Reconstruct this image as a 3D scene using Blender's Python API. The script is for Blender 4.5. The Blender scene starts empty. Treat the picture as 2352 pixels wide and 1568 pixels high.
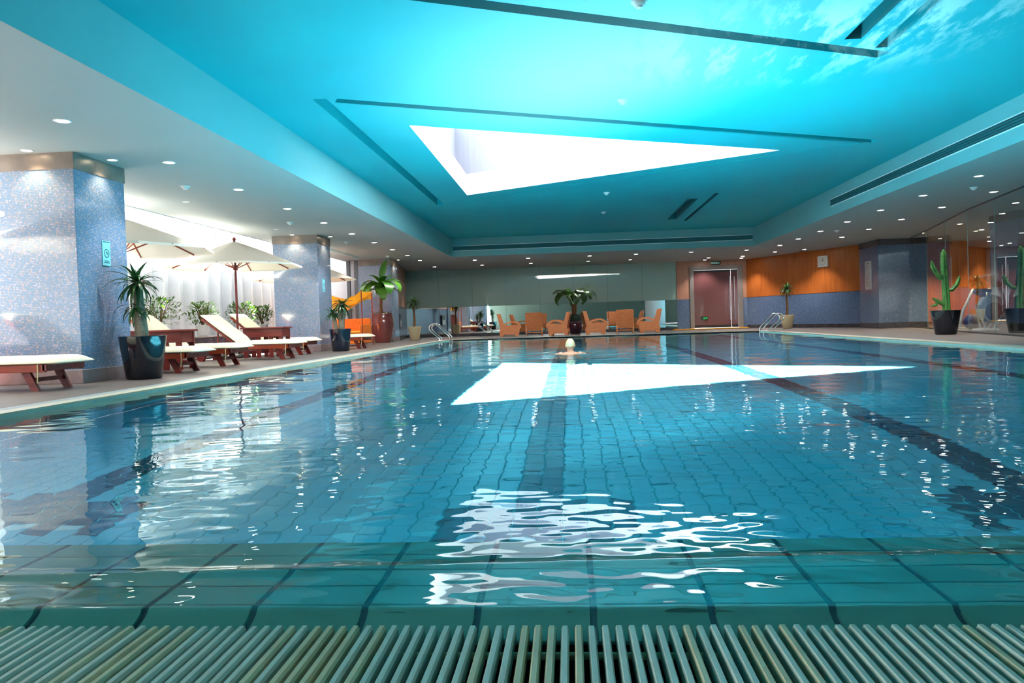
import bpy, bmesh, math, random
import numpy as np
from mathutils import Vector, Matrix

random.seed(7)
rng = np.random.default_rng(7)
sc = bpy.context.scene
COL = sc.collection
PI = math.pi

# ------------------------------------------------------------------ camera
F_PX, YAW, PITCH, ROLL, EYE = 1792.0, -0.0744, -0.0269, -0.0310, 0.60
def cam_axes():
    f = Vector((math.sin(YAW), math.cos(YAW), 0)); r = Vector((math.cos(YAW), -math.sin(YAW), 0)); u = Vector((0, 0, 1))
    d = f * math.cos(PITCH) + u * math.sin(PITCH); u2 = u * math.cos(PITCH) - f * math.sin(PITCH)
    r3 = r * math.cos(ROLL) + u2 * math.sin(ROLL); u3 = u2 * math.cos(ROLL) - r * math.sin(ROLL)
    return r3, u3, d
cam_d = bpy.data.cameras.new('camera'); cam = bpy.data.objects.new('camera', cam_d); COL.objects.link(cam)
_r, _u, _d = cam_axes()
cam.matrix_world = Matrix(((_r.x, _u.x, -_d.x, 0), (_r.y, _u.y, -_d.y, 0), (_r.z, _u.z, -_d.z, EYE), (0, 0, 0, 1)))
cam_d.sensor_width = 36.0; cam_d.lens = F_PX / 2352 * 36.0
cam_d.clip_start = 0.02; cam_d.clip_end = 300
sc.camera = cam

LAMP_W = 33.0
# ------------------------------------------------------------------ light and exposure
sc.view_settings.view_transform = 'Standard'; sc.view_settings.look = 'None'
sc.view_settings.exposure = 2.25; sc.view_settings.gamma = 1.0; sc.view_settings.use_curve_mapping = False
sc.cycles.max_bounces = 7; sc.cycles.diffuse_bounces = 3; sc.cycles.glossy_bounces = 4; sc.cycles.transmission_bounces = 6
sc.cycles.transparent_max_bounces = 16; sc.cycles.caustics_refractive = True; sc.cycles.caustics_reflective = False
sc.cycles.sample_clamp_indirect = 6.0; sc.cycles.blur_glossy = 0.6

world = bpy.data.worlds.new('sky'); sc.world = world; world.use_nodes = True
wn = world.node_tree.nodes; wl = world.node_tree.links; wn.clear()
wo = wn.new('ShaderNodeOutputWorld'); wb = wn.new('ShaderNodeBackground'); wl.new(wb.outputs[0], wo.inputs[0])
wb.inputs[0].default_value = (0.90, 0.95, 1.0, 1); wb.inputs[1].default_value = 0.9      # bright hazy sky

SUN_EL = math.radians(48.3); SUN_TRAVEL = Vector((0.247, -0.968, 0))
sun_d = bpy.data.lights.new('sun_offscreen', 'SUN'); sun_d.energy = 38.0; sun_d.angle = 0.0093; sun_d.color = (1.0, 0.97, 0.9)
sun = bpy.data.objects.new('sun_offscreen', sun_d); COL.objects.link(sun); sun.location = (-8, 30, 30)
_sd = Vector((SUN_TRAVEL.x * math.cos(SUN_EL), SUN_TRAVEL.y * math.cos(SUN_EL), -math.sin(SUN_EL)))
sun.rotation_euler = _sd.to_track_quat('-Z', 'Y').to_euler()
sun_d.cycles.is_caustics_light = True

# ------------------------------------------------------------------ materials
def hexc(r, g, b):
    f = lambda c: (c / 255 / 12.92) if c / 255 <= 0.04045 else ((c / 255 + 0.055) / 1.055) ** 2.4
    return (f(r), f(g), f(b), 1)
MATS = {}
class NT:
    def __init__(s, name):
        s.m = bpy.data.materials.new(name); s.m.use_nodes = True; s.t = s.m.node_tree; s.n = s.t.nodes; s.l = s.t.links
        s.b = s.n.get('Principled BSDF'); s.out = s.n.get('Material Output'); MATS[name] = s.m
    def new(s, typ, **kw):
        n = s.n.new(typ)
        for k, v in kw.items():
            setattr(n, k, v)
        return n
    def link(s, a, b): s.l.new(a, b)
    def setp(s, **kw):
        names = {'rough': 'Roughness', 'metal': 'Metallic', 'spec': 'Specular IOR Level', 'coat': 'Coat Weight', 'coatr': 'Coat Roughness', 'trans': 'Transmission Weight', 'ior': 'IOR', 'estr': 'Emission Strength', 'alpha': 'Alpha', 'sheen': 'Sheen Weight'}
        for k, v in kw.items():
            s.b.inputs[names[k]].default_value = v
    def coords(s, kind='Object', scale=(1, 1, 1), rot=(0, 0, 0)):
        tc = s.new('ShaderNodeTexCoord'); mp = s.new('ShaderNodeMapping'); s.link(tc.outputs[kind], mp.inputs[0])
        mp.inputs['Scale'].default_value = scale; mp.inputs['Rotation'].default_value = rot
        return mp.outputs[0]
    def ramp(s, fac, stops):
        r = s.new('ShaderNodeValToRGB'); s.link(fac, r.inputs[0]); el = r.color_ramp.elements
        while len(el) < len(stops): el.new(0.5)
        for e, (p, c) in zip(el, stops):
            e.position = p; e.color = c
        return r.outputs[0]
    def mix(s, fac, a, b, mode='MIX'):
        m = s.new('ShaderNodeMix', data_type='RGBA', blend_type=mode)
        for sock, v in ((m.inputs[0], fac), (m.inputs[6], a), (m.inputs[7], b)):
            if hasattr(v, 'is_output'): s.link(v, sock)
            else: sock.default_value = v
        return m.outputs[2]
    def bump(s, h, strength=0.3, dist=0.01):
        b = s.new('ShaderNodeBump'); b.inputs['Strength'].default_value = strength; b.inputs['Distance'].default_value = dist
        s.link(h, b.inputs['Height']); s.link(b.outputs[0], s.b.inputs['Normal'])
def noise(t, vec, scale, detail=3, rough=0.5):
    n = t.new('ShaderNodeTexNoise'); n.inputs['Scale'].default_value = scale; n.inputs['Detail'].default_value = detail; n.inputs['Roughness'].default_value = rough
    t.link(vec, n.inputs['Vector']); return n.outputs['Fac']
def plain(name, c, rough=0.5, var=0.0, vscale=8.0, vstretch=(1, 1, 1), bump=0.0, coords='Object', **kw):
    t = NT(name); t.setp(rough=rough, **kw)
    v = t.coords(coords, vstretch); n = noise(t, v, vscale, 4)
    if var > 0:
        lo = tuple(x * (1 - var) for x in c[:3]) + (1,); hi = tuple(min(1, x * (1 + var)) for x in c[:3]) + (1,)
        t.link(t.ramp(n, [(0.3, lo), (0.7, hi)]), t.b.inputs['Base Color'])
    else:
        t.b.inputs['Base Color'].default_value = c
    if bump > 0: t.bump(n, bump)
    return t.m
def emis(name, c, strength):
    t = NT(name); t.b.inputs['Base Color'].default_value = c; t.b.inputs['Emission Color'].default_value = c; t.setp(estr=strength, rough=0.4); return t.m

plain('white_paint', (0.80, 0.86, 0.87, 1), 0.75, 0.02, 1.5)
plain('fascia_paint', hexc(118, 176, 180), 0.75, 0.02, 1.5); plain('low_paint', hexc(158, 164, 164), 0.75, 0.02, 1.5)
plain('near_paint', hexc(120, 150, 140), 0.75)
plain('shaft_white', (0.9, 0.9, 0.9, 1), 0.8)
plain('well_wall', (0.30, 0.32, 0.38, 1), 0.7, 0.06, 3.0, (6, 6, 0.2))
plain('fin_white', (0.62, 0.62, 0.65, 1), 0.6, 0.02)
plain('slot_dark', hexc(40, 120, 126), 0.7)
plain('grille_dark', hexc(20, 70, 78), 0.6)
plain('dark_stone', hexc(58, 56, 62), 0.25, 0.35, 5.0)
plain('band_stone', hexc(120, 110, 104), 0.3, 0.25, 4.0)
plain('plinth_stone', hexc(128, 116, 120), 0.3, 0.3, 4.0)
plain('deck_edge', hexc(150, 170, 175), 0.35, 0.15, 3.0)
plain('coping', hexc(214, 208, 186), 0.4, 0.08, 4.0)
plain('frame_metal', hexc(80, 80, 84), 0.35, metal=0.8)
plain('black', (0.01, 0.01, 0.012, 1), 0.4)
plain('channel_dark', hexc(84, 92, 88), 0.6, 0.4, 10)

def mk_mural():
    # ceiling painting: turquoise sky with soft white cloud bank and wispy streaks
    t = NT('sky_mural'); t.setp(rough=0.7)
    tc = t.new('ShaderNodeTexCoord'); P = tc.outputs['Object']
    sep = t.new('ShaderNodeSeparateXYZ'); t.link(P, sep.inputs[0])
    def math_(op, a, b=None):
        m = t.new('ShaderNodeMath', operation=op)
        for i, v in enumerate((a, b)):
            if v is None: continue
            if hasattr(v, 'is_output'): t.link(v, m.inputs[i])
            else: m.inputs[i].default_value = v
        return m.outputs[0]
    def blob(cx, cy, rx, ry, ang):
        mp = t.new('ShaderNodeMapping', vector_type='TEXTURE'); mp.inputs['Location'].default_value = (cx, cy, 0); mp.inputs['Rotation'].default_value = (0, 0, ang); mp.inputs['Scale'].default_value = (rx, ry, 1000)
        t.link(P, mp.inputs[0]); ln = t.new('ShaderNodeVectorMath', operation='LENGTH'); t.link(mp.outputs[0], ln.inputs[0])
        mr = t.new('ShaderNodeMapRange', interpolation_type='SMOOTHSTEP'); t.link(ln.outputs['Value'], mr.inputs[0])
        mr.inputs[1].default_value = 0.0; mr.inputs[2].default_value = 1.0; mr.inputs[3].default_value = 1; mr.inputs[4].default_value = 0
        return mr.outputs[0]
    soft = blob(0.1, 9.3, 2.9, 4.6, 0.35)
    wisp_zone = blob(2.7, 8.3, 2.9, 1.9, -0.35)
    mp = t.new('ShaderNodeMapping'); mp.inputs['Rotation'].default_value = (0, 0, -0.75); mp.inputs['Scale'].default_value = (1.0, 0.28, 1); t.link(P, mp.inputs[0])
    n1 = noise(t, mp.outputs[0], 3.4, 8, 0.68)
    wisp = t.new('ShaderNodeMapRange', interpolation_type='SMOOTHSTEP'); t.link(n1, wisp.inputs[0]); wisp.inputs[1].default_value = 0.45; wisp.inputs[2].default_value = 0.60
    wf = math_('MULTIPLY', wisp.outputs[0], wisp_zone)
    n2 = noise(t, P, 0.35, 3)
    base = t.ramp(n2, [(0.3, hexc(0, 154, 166)), (0.7, hexc(4, 168, 176))])
    c2 = t.mix(math_('MULTIPLY', soft, 0.85), base, hexc(196, 200, 198))
    c3 = t.mix(math_('MULTIPLY', wf, 1.0), c2, hexc(232, 230, 226))
    t.link(c3, t.b.inputs['Base Color'])
mk_mural()

def mk_mosaic(name, base, warm, scale=52.0, iri=0.55, rough=0.16):
    # small glass mosaic tiles with pearly colour variation
    t = NT(name); t.setp(rough=rough, coat=0.3)
    v = t.coords('Object', (1, 1, 1))
    # per-tile random: snap coordinates
    sn = t.new('ShaderNodeVectorMath', operation='SNAP'); sn.inputs[1].default_value = (1 / scale,) * 3; t.link(v, sn.inputs[0])
    wnz = t.new('ShaderNodeTexWhiteNoise', noise_dimensions='3D'); t.link(sn.outputs[0], wnz.inputs[0])
    colr = t.ramp(wnz.outputs['Value'], [(0.0, base), (0.45, tuple(x * 1.12 for x in base[:3]) + (1,)), (0.7, warm), (0.85, tuple(x * 0.8 for x in base[:3]) + (1,)), (1.0, hexc(200, 190, 225))])
    c = t.mix(iri, base, colr)
    fr = t.new('ShaderNodeVectorMath', operation='FRACTION'); sc_ = t.new('ShaderNodeVectorMath', operation='SCALE'); sc_.inputs['Scale'].default_value = scale; t.link(v, sc_.inputs[0]); t.link(sc_.outputs[0], fr.inputs[0])
    sp = t.new('ShaderNodeSeparateXYZ'); t.link(fr.outputs[0], sp.inputs[0])
    mn = t.new('ShaderNodeMath', operation='LESS_THAN'); t.link(sp.outputs[2], mn.inputs[0]); mn.inputs[1].default_value = 0.14
    c = t.mix(mn.outputs[0], c, tuple(x * 0.6 for x in base[:3]) + (1,))
    t.link(c, t.b.inputs['Base Color']); t.bump(wnz.outputs['Value'], 0.05, 0.002)
mk_mosaic('mosaic_pearl', hexc(108, 136, 168), hexc(190, 166, 154))
mk_mosaic('mosaic_blue', hexc(84, 106, 140), hexc(104, 130, 150), iri=0.35, rough=0.12)

def mk_deck():
    t = NT('deck_stone'); t.setp(rough=0.45)
    v = t.coords('Object')
    br = t.new('ShaderNodeTexBrick'); br.inputs['Scale'].default_value = 1.0; br.inputs['Brick Width'].default_value = 0.6; br.inputs['Row Height'].default_value = 0.3; br.inputs['Mortar Size'].default_value = 0.006; br.offset = 0.5
    br.inputs['Color1'].default_value = hexc(104, 96, 94); br.inputs['Color2'].default_value = hexc(94, 88, 88); br.inputs['Mortar'].default_value = hexc(70, 66, 66); t.link(v, br.inputs[0])
    n = noise(t, v, 6, 6); c = t.mix(0.35, br.outputs[0], t.ramp(n, [(0.3, hexc(76, 70, 70)), (0.7, hexc(116, 108, 104))]))
    t.link(c, t.b.inputs['Base Color']); t.bump(n, 0.15, 0.003)
mk_deck()

def mk_tile(name, lo, hi, rough=0.25):
    t = NT(name); t.setp(rough=rough)
    oi = t.new('ShaderNodeObjectInfo'); geo = t.new('ShaderNodeNewGeometry')
    add = t.new('ShaderNodeMath', operation='ADD'); t.link(oi.outputs['Random'], add.inputs[0]); t.link(geo.outputs['Random Per Island'], add.inputs[1])
    fr = t.new('ShaderNodeMath', operation='FRACT'); t.link(add.outputs[0], fr.inputs[0])
    t.link(t.ramp(fr.outputs[0], [(0, lo), (1, hi)]), t.b.inputs['Base Color'])
mk_tile('pool_tile', hexc(108, 218, 252), hexc(122, 226, 254)); mk_tile('lane_tile', hexc(0, 76, 116), hexc(4, 84, 124))
mk_tile('shelf_tile', hexc(112, 180, 166), hexc(124, 190, 176), 0.2)
plain('pool_grout', hexc(50, 180, 212), 0.6); plain('shelf_grout', hexc(20, 60, 70), 0.6)
plain('grate_plastic', hexc(200, 222, 208), 0.45, 0.12, 6.0, coords='Generated'); plain('grate_plastic_aged', hexc(210, 210, 172), 0.5, 0.14, 6.0)
plain('ledge_stone', hexc(104, 96, 84), 0.4, 0.2, 5.0); plain('near_edge_tile', hexc(150, 196, 204), 0.3, 0.06)

def mk_water():
    t = NT('pool_water'); t.n.remove(t.b)
    g = t.new('ShaderNodeBsdfGlass'); g.distribution = 'BECKMANN'; g.inputs['Roughness'].default_value = 0.0; g.inputs['IOR'].default_value = 1.333
    g.inputs['Color'].default_value = (0.84, 0.99, 1.0, 1)
    t.link(g.outputs[0], t.out.inputs[0])
mk_water()

# ------------------------------------------------------------------ mesh helpers
class MB:
    """collects polygons for one mesh object"""
    def __init__(s): s.v = []; s.f = []; s.mi = []; s.sm = []; s.k = 0
    def mat(s, k): s.k = k; return s
    def add(s, vs, fs, smooth=False):
        o = len(s.v); s.v += [tuple(p) for p in vs]
        for f in fs:
            s.f.append(tuple(i + o for i in f)); s.mi.append(s.k); s.sm.append(smooth)
        return s
    def box(s, x0, x1, y0, y1, z0, z1, M=None):
        vs = [Vector((x, y, z)) for z in (z0, z1) for y in (y0, y1) for x in (x0, x1)]
        if M is not None: vs = [M @ p for p in vs]
        return s.add(vs, [(0, 2, 3, 1), (4, 5, 7, 6), (0, 1, 5, 4), (2, 6, 7, 3), (0, 4, 6, 2), (1, 3, 7, 5)])
    def cbox(s, x0, x1, y0, y1, z0, z1, c=0.01, M=None):
        """box with chamfered edges"""
        bm = bmesh.new(); bmesh.ops.create_cube(bm, size=1)
        for v in bm.verts:
            v.co = Vector(((x0 + x1) / 2 + v.co.x * (x1 - x0), (y0 + y1) / 2 + v.co.y * (y1 - y0), (z0 + z1) / 2 + v.co.z * (z1 - z0)))
        bmesh.ops.bevel(bm, geom=bm.edges[:], offset=c, segments=1, affect='EDGES')
        bm.verts.index_update()
        vs = [v.co.copy() for v in bm.verts]; fs = [tuple(v.index for v in f.verts) for f in bm.faces]; bm.free()
        if M is not None: vs = [M @ p for p in vs]
        return s.add(vs, fs)
    def bar(s, a, b, w, h, up=(0, 0, 1)):
        a = Vector(a); b = Vector(b); d = (b - a).normalized(); up = Vector(up)
        if abs(d.dot(up)) > 0.99: up = Vector((0, 1, 0))
        x = d.cross(up).normalized(); z = x.cross(d)
        vs = [p + x * (w / 2 * i) + z * (h / 2 * j) for p in (a, b) for i, j in ((-1, -1), (1, -1), (1, 1), (-1, 1))]
        return s.add(vs, [(0, 3, 2, 1), (4, 5, 6, 7), (0, 1, 5, 4), (1, 2, 6, 5), (2, 3, 7, 6), (3, 0, 4, 7)])
    def tube(s, pts, rad, n=8, caps=True):
        pts = [Vector(p) for p in pts]; rad = rad if hasattr(rad, '__len__') else [rad] * len(pts)
        rings = []; prev = None; vs = []
        for i, p in enumerate(pts):
            d = (pts[min(i + 1, len(pts) - 1)] - pts[max(i - 1, 0)]).normalized()
            ref = prev if prev is not None else (Vector((0, 0, 1)) if abs(d.z) < 0.9 else Vector((0, 1, 0)))
            x = ref - d * ref.dot(d)
            if x.length < 1e-5: x = d.orthogonal()
            x.normalize(); prev = x; y = d.cross(x)
            for k in range(n):
                a = 2 * PI * k / n; vs.append(p + (x * math.cos(a) + y * math.sin(a)) * rad[i])
        fs = []
        for i in range(len(pts) - 1):
            for k in range(n):
                k2 = (k + 1) % n; fs.append((i * n + k, i * n + k2, (i + 1) * n + k2, (i + 1) * n + k))
        s.add(vs, fs, True)
        if caps:
            s.add(vs[:n], [tuple(range(n))[::-1]]); s.add(vs[-n:], [tuple(range(n))])
        return s
    def lathe(s, prof, n=24, c=(0, 0, 0), sq=0.0):
        """profile of (r, z); sq > 0 makes the plan squarer"""
        vs = []
        for r, z in prof:
            for k in range(n):
                a = 2 * PI * k / n; q = 1.0
                if sq > 0:
                    ca, sa = abs(math.cos(a)), abs(math.sin(a)); q = (1 - sq) + sq / max(ca, sa)
                vs.append((c[0] + r * q * math.cos(a), c[1] + r * q * math.sin(a), c[2] + z))
        fs = []
        for i in range(len(prof) - 1):
            for k in range(n):
                k2 = (k + 1) % n; fs.append((i * n + k, i * n + k2, (i + 1) * n + k2, (i + 1) * n + k))
        return s.add(vs, fs, True)
    def disc(s, r, z, n=24, c=(0, 0), flip=False):
        vs = [(c[0] + r * math.cos(2 * PI * k / n), c[1] + r * math.sin(2 * PI * k / n), z) for k in range(n)]
        f = tuple(range(n)); return s.add(vs, [f[::-1] if flip else f])
    def prism(s, poly, axis, a, b):
        """2-D outline extruded along axis; outline is in the two other axes in order"""
        def P(p, t):
            return {'x': (t, p[0], p[1]), 'y': (p[0], t, p[1]), 'z': (p[0], p[1], t)}[axis]
        n = len(poly); vs = [P(p, a) for p in poly] + [P(p, b) for p in poly]
        fs = [tuple(range(n)), tuple(range(n, 2 * n))[::-1]] + [(i, i + n, (i + 1) % n + n, (i + 1) % n) for i in range(n)]
        return s.add(vs, fs)
    def quad(s, *p): return s.add(p, [tuple(range(len(p)))])
    def mesh(s, name, mats, fix=True):
        me = bpy.data.meshes.new(name); me.from_pydata(s.v, [], s.f)
        for m in mats: me.materials.append(MATS[m])
        me.polygons.foreach_set('material_index', s.mi); me.polygons.foreach_set('use_smooth', s.sm)
        if fix:
            bm = bmesh.new(); bm.from_mesh(me); bmesh.ops.recalc_face_normals(bm, faces=bm.faces[:]); bm.to_mesh(me); bm.free()
        me.update(); return me
    def build(s, name, mats, parent=None, fix=True):
        if isinstance(mats, str): mats = [mats]
        return link(name, s.mesh(name, mats, fix), parent)
def link(name, data, parent=None, M=None):
    o = bpy.data.objects.new(name, data); COL.objects.link(o)
    if parent is not None: o.parent = parent
    if M is not None: o.matrix_local = M
    return o
def tag(o, label, cat, group=None, kind=None):
    o['label'] = label; o['category'] = cat
    if group: o['group'] = group
    if kind: o['kind'] = kind
    return o
def thing(name, label, cat, loc=(0, 0, 0), rz=0.0, group=None):
    o = bpy.data.objects.new(name, None); COL.objects.link(o); o.location = loc; o.rotation_euler = (0, 0, rz); o.empty_display_size = 0.2
    return tag(o, label, cat, group)
def struct(o, label=None):
    o['kind'] = 'structure'
    if label: o['label'] = label
    return o
def copy_tree(o, parent=None):
    c = o.copy(); COL.objects.link(c); c.parent = parent
    for ch in list(o.children): copy_tree(ch, c)
    return c
def flat_poly(outer, holes, z):
    """flat sheet with holes"""
    cu = bpy.data.curves.new('sheet', 'CURVE'); cu.dimensions = '2D'; cu.fill_mode = 'BOTH'
    for loop in [outer] + holes:
        sp = cu.splines.new('POLY'); sp.points.add(len(loop) - 1); sp.use_cyclic_u = True
        for p, q in zip(sp.points, loop): p.co = (q[0], q[1], 0, 1)
    o = bpy.data.objects.new('sheet', cu); COL.objects.link(o)
    dg = bpy.context.evaluated_depsgraph_get(); me = bpy.data.meshes.new_from_object(o.evaluated_get(dg))
    bpy.data.objects.remove(o); bpy.data.curves.remove(cu)
    vs = [(v.co.x, v.co.y, z) for v in me.vertices]; fs = [tuple(p.vertices) for p in me.polygons]
    bpy.data.meshes.remove(me); return vs, fs
def text_mesh(txt, size, mat, name='lettering', parent=None, M=None, extr=0.001, bold=0.0):
    cu = bpy.data.curves.new(name, 'FONT'); cu.body = txt; cu.size = size; cu.align_x = 'CENTER'; cu.align_y = 'CENTER'; cu.extrude = extr; cu.resolution_u = 2; cu.offset = bold
    o = bpy.data.objects.new(name, cu); COL.objects.link(o); dg = bpy.context.evaluated_depsgraph_get()
    me = bpy.data.meshes.new_from_object(o.evaluated_get(dg)); bpy.data.objects.remove(o)
    me.materials.clear(); me.materials.append(MATS[mat])
    return link(name, me, parent, M)
def face_frame(origin, right, up):
    """matrix whose x is right, y is up, z points off the surface"""
    r = Vector(right).normalized(); u = Vector(up).normalized(); n = r.cross(u)
    return Matrix(((r.x, u.x, n.x, origin[0]), (r.y, u.y, n.y, origin[1]), (r.z, u.z, n.z, origin[2]), (0, 0, 0, 1)))

# ------------------------------------------------------------------ main dimensions (metres)
ZC, ZH = 2.79, 3.40                      # low ceiling, coffer ceiling
CX0, CX1, CY0, CY1 = -3.88, 6.10, -1.5, 26.0
GRATE0, GRATE1, SHELF1, POOLF = 1.335, 1.645, 2.26, 26.6
WATER, PFLOOR = -0.03, -1.33
def pl(y): return -4.38 + 0.011 * (y - 1.5)      # left and right pool edges
def pr(y): return 6.12 + 0.009 * (y - 1.5)
WX = -7.55                               # window line
YB = 32.5                                # back wall

# ------------------------------------------------------------------ deck, pool basin
deck_outer = [(-30, -14), (17, -14), (17, 40), (-30, 40)]
cw = 0.16
pool_hole = [(pl(GRATE0) - cw, GRATE0 - 0.31), (pr(GRATE0) + cw, GRATE0 - 0.31), (pr(POOLF) + cw, POOLF + cw), (pl(POOLF) - cw, POOLF + cw)]
m = MB(); vs, fs = flat_poly(deck_outer, [pool_hole], 0.0); m.add(vs, fs)
floor = struct(m.build('floor', 'deck_stone', fix=False), 'grey brown stone deck around the pool')

basin = bpy.data.objects.new('pool_basin', None); COL.objects.link(basin); struct(basin, 'tiled pool basin with dark lane lines')
# basin walls and grout bed
y0, y1 = SHELF1, POOLF
m = MB()
zt = -0.005
m.quad((pl(y0), y0, zt), (pl(y1), y1, zt), (pl(y1), y1, PFLOOR), (pl(y0), y0, PFLOOR))
m.quad((pr(y0), y0, zt), (pr(y0), y0, PFLOOR), (pr(y1), y1, PFLOOR), (pr(y1), y1, zt))
m.quad((pl(y1), y1, zt), (pr(y1), y1, zt), (pr(y1), y1, PFLOOR), (pl(y1), y1, PFLOOR))
m.quad((pl(y0), y0, -0.09), (pr(y0), y0, -0.09), (pr(y0), y0, PFLOOR), (pl(y0), y0, PFLOOR))
m.mat(1).quad((pl(y0), y0, PFLOOR - 0.004), (pr(y0), y0, PFLOOR - 0.004), (pr(y1), y1, PFLOOR - 0.004), (pl(y1), y1, PFLOOR - 0.004))
m.build('basin_wall', ['pool_tile', 'pool_grout'], basin, fix=False)
# floor tiles: 300 nearest as pieces, the rest joined
LANES = (-0.20, 2.22, 4.66, -2.72)
TW, TL, GAP = 0.1215, 0.2445, 0.0042
def tile_mesh(w, l, h=0.006, bev=0.003):
    b = MB(); a, c = w / 2, l / 2
    vs = [(-a, -c, -h), (a, -c, -h), (a, c, -h), (-a, c, -h), (-a + bev, -c + bev, 0), (a - bev, -c + bev, 0), (a - bev, c - bev, 0), (-a + bev, c - bev, 0)]
    return vs, [(4, 5, 6, 7), (0, 1, 5, 4), (1, 2, 6, 5), (2, 3, 7, 6), (3, 0, 4, 7)]
tv, tf = tile_mesh(TW - GAP, TL - GAP)
tile_me = {}
for nm in ('pool_tile', 'lane_tile'):
    tile_me[nm] = MB().add(tv, tf).mesh('tile', [nm], fix=False)
def is_lane(x, y):
    if y < 3.55: return False
    for lx in LANES:
        if abs(x - lx) < 0.150: return y < 25.2
        if abs(x - lx) < 0.46 and 3.55 < y < 3.98: return True
    return False
tiles = []
ny = int((y1 - y0) / TL)
for j in range(ny):
    yc = y0 + (j + 0.5) * TL
    x = -4.8 + 0.06
    k = 0
    while x < 6.9:
        off = TL / 2 if k % 2 else 0
        if pl(yc) + TW / 2 < x < pr(yc) - TW / 2 and yc + off + TL / 2 < y1: tiles.append((x, yc + off))
        x += TW; k += 1
# nearest ones in sight (their distance along the view through the water)
seen = sorted((t for t in tiles if t[1] > 3.75 and -0.55 * t[1] - 0.6 < t[0] < 0.62 * t[1] + 0.2), key=lambda t: t[1] + abs(t[0] - 0.4) * 0.35)[:290]
ss = set(seen)
for (x, y) in seen:
    o = link('floor_tile', tile_me['lane_tile' if is_lane(x, y) else 'pool_tile'], basin); o.location = (x, y, PFLOOR)
rest = [t for t in tiles if t not in ss]
R_ = np.array([(x, y, PFLOOR) for x, y in rest]); V_ = (R_[:, None, :] + np.array(tv)[None]).reshape(-1, 3)
F_ = (np.arange(len(rest))[:, None, None] * 8 + np.array(tf)[None]).reshape(-1, 4)
me = bpy.data.meshes.new('floor_tiles'); me.from_pydata(V_.tolist(), [], F_.tolist()); me.materials.append(MATS['pool_tile']); me.materials.append(MATS['lane_tile'])
me.polygons.foreach_set('material_index', np.repeat([1 if is_lane(x, y) else 0 for x, y in rest], 5).astype(np.int32))
o = link('floor_tiling', me, basin); o['kind'] = 'stuff'
# cream coping round the pool, with a grey strip behind it
m = MB()
def strip(b, d0, d1, z0, z1):
    P = lambda d: [(pl(GRATE0) - d, GRATE0), (pl(POOLF) - d, POOLF + d), (pr(POOLF) + d, POOLF + d), (pr(GRATE0) + d, GRATE0)]
    A, B = P(d0), P(d1)
    for i in range(3):
        b.quad((*A[i], z1), (*B[i], z1), (*B[i + 1], z1), (*A[i + 1], z1))
        b.quad((*A[i], z0), (*A[i], z1), (*A[i + 1], z1), (*A[i + 1], z0))
        b.quad((*B[i], z1), (*B[i], z0), (*B[i + 1], z0), (*B[i + 1], z1))
strip(m, 0.0, 0.17, -0.06, 0.012); cop = m.build('coping', 'coping', basin, fix=False)
m = MB(); strip(m, 0.17, 0.36, -0.02, 0.006); m.build('edge_strip', 'deck_edge', basin, fix=False)
# submerged ledge along the long sides
m = MB()
for f, s in ((pl, 1), (pr, -1)):
    m.quad((f(y0), y0, -0.055), (f(y0) + s * 0.28, y0, -0.10), (f(y1) + s * 0.28, y1, -0.10), (f(y1), y1, -0.055))
    m.quad((f(y0) + s * 0.28, y0, -0.10), (f(y0) + s * 0.28, y0, -0.4), (f(y1) + s * 0.28, y1, -0.4), (f(y1) + s * 0.28, y1, -0.10))
m.build('side_ledge', 'ledge_stone', basin, fix=False)

# overflow shelf: grout bed, one piece per tile
XL, XR = -3.2, 2.9
def shelf_z(y): return -0.088 + 0.010 * (y - GRATE1) / (SHELF1 - GRATE1)
shelf = bpy.data.objects.new('pool_shelf', None); COL.objects.link(shelf); struct(shelf, 'shallow tiled overflow shelf between grating and deep water')
m = MB(); m.quad((pl(GRATE1) - 0.1, GRATE1, shelf_z(GRATE1) - 0.006), (pr(GRATE1) + .1, GRATE1, shelf_z(GRATE1) - 0.006), (pr(SHELF1) + .1, SHELF1, shelf_z(SHELF1) - 0.006), (pl(SHELF1) - .1, SHELF1, shelf_z(SHELF1) - 0.006))
m.quad((pl(GRATE1) - 0.1, GRATE1, -0.45), (pr(GRATE1) + .1, GRATE1, -0.45), (pr(GRATE1) + .1, GRATE1, shelf_z(GRATE1) - 0.006), (pl(GRATE1) - .1, GRATE1, shelf_z(GRATE1) - 0.006))
m.build('grout_bed', 'shelf_grout', shelf, fix=False)
JX, NR = 0.2625, 5
rh = (SHELF1 - GRATE1) / NR
tv2, tf2 = tile_mesh(JX - 0.011, rh - 0.004, 0.010, 0.003)
sm_ = MB().add(tv2, tf2).mesh('tile', ['shelf_tile'], fix=False)
tilt = math.atan2(shelf_z(SHELF1) - shelf_z(GRATE1), SHELF1 - GRATE1)
for j in range(NR):
    yc = GRATE1 + (j + 0.5) * rh
    for i in range(-12, 12):
        xc = 0.035 + (i + 0.5) * JX
        o = link('shelf_tile', sm_, shelf); o.location = (xc, yc, shelf_z(yc)); o.rotation_euler = (tilt, 0, 0)
m = MB()
for xa, xb in ((pl(GRATE1), 0.035 - 12 * JX), (0.035 + 12 * JX, pr(GRATE1))):
    m.quad((xa, GRATE1, shelf_z(GRATE1)), (xb, GRATE1, shelf_z(GRATE1)), (xb, SHELF1, shelf_z(SHELF1)), (xa, SHELF1, shelf_z(SHELF1)))
m.build('shelf_side', 'shelf_tile', shelf, fix=False)
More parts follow.
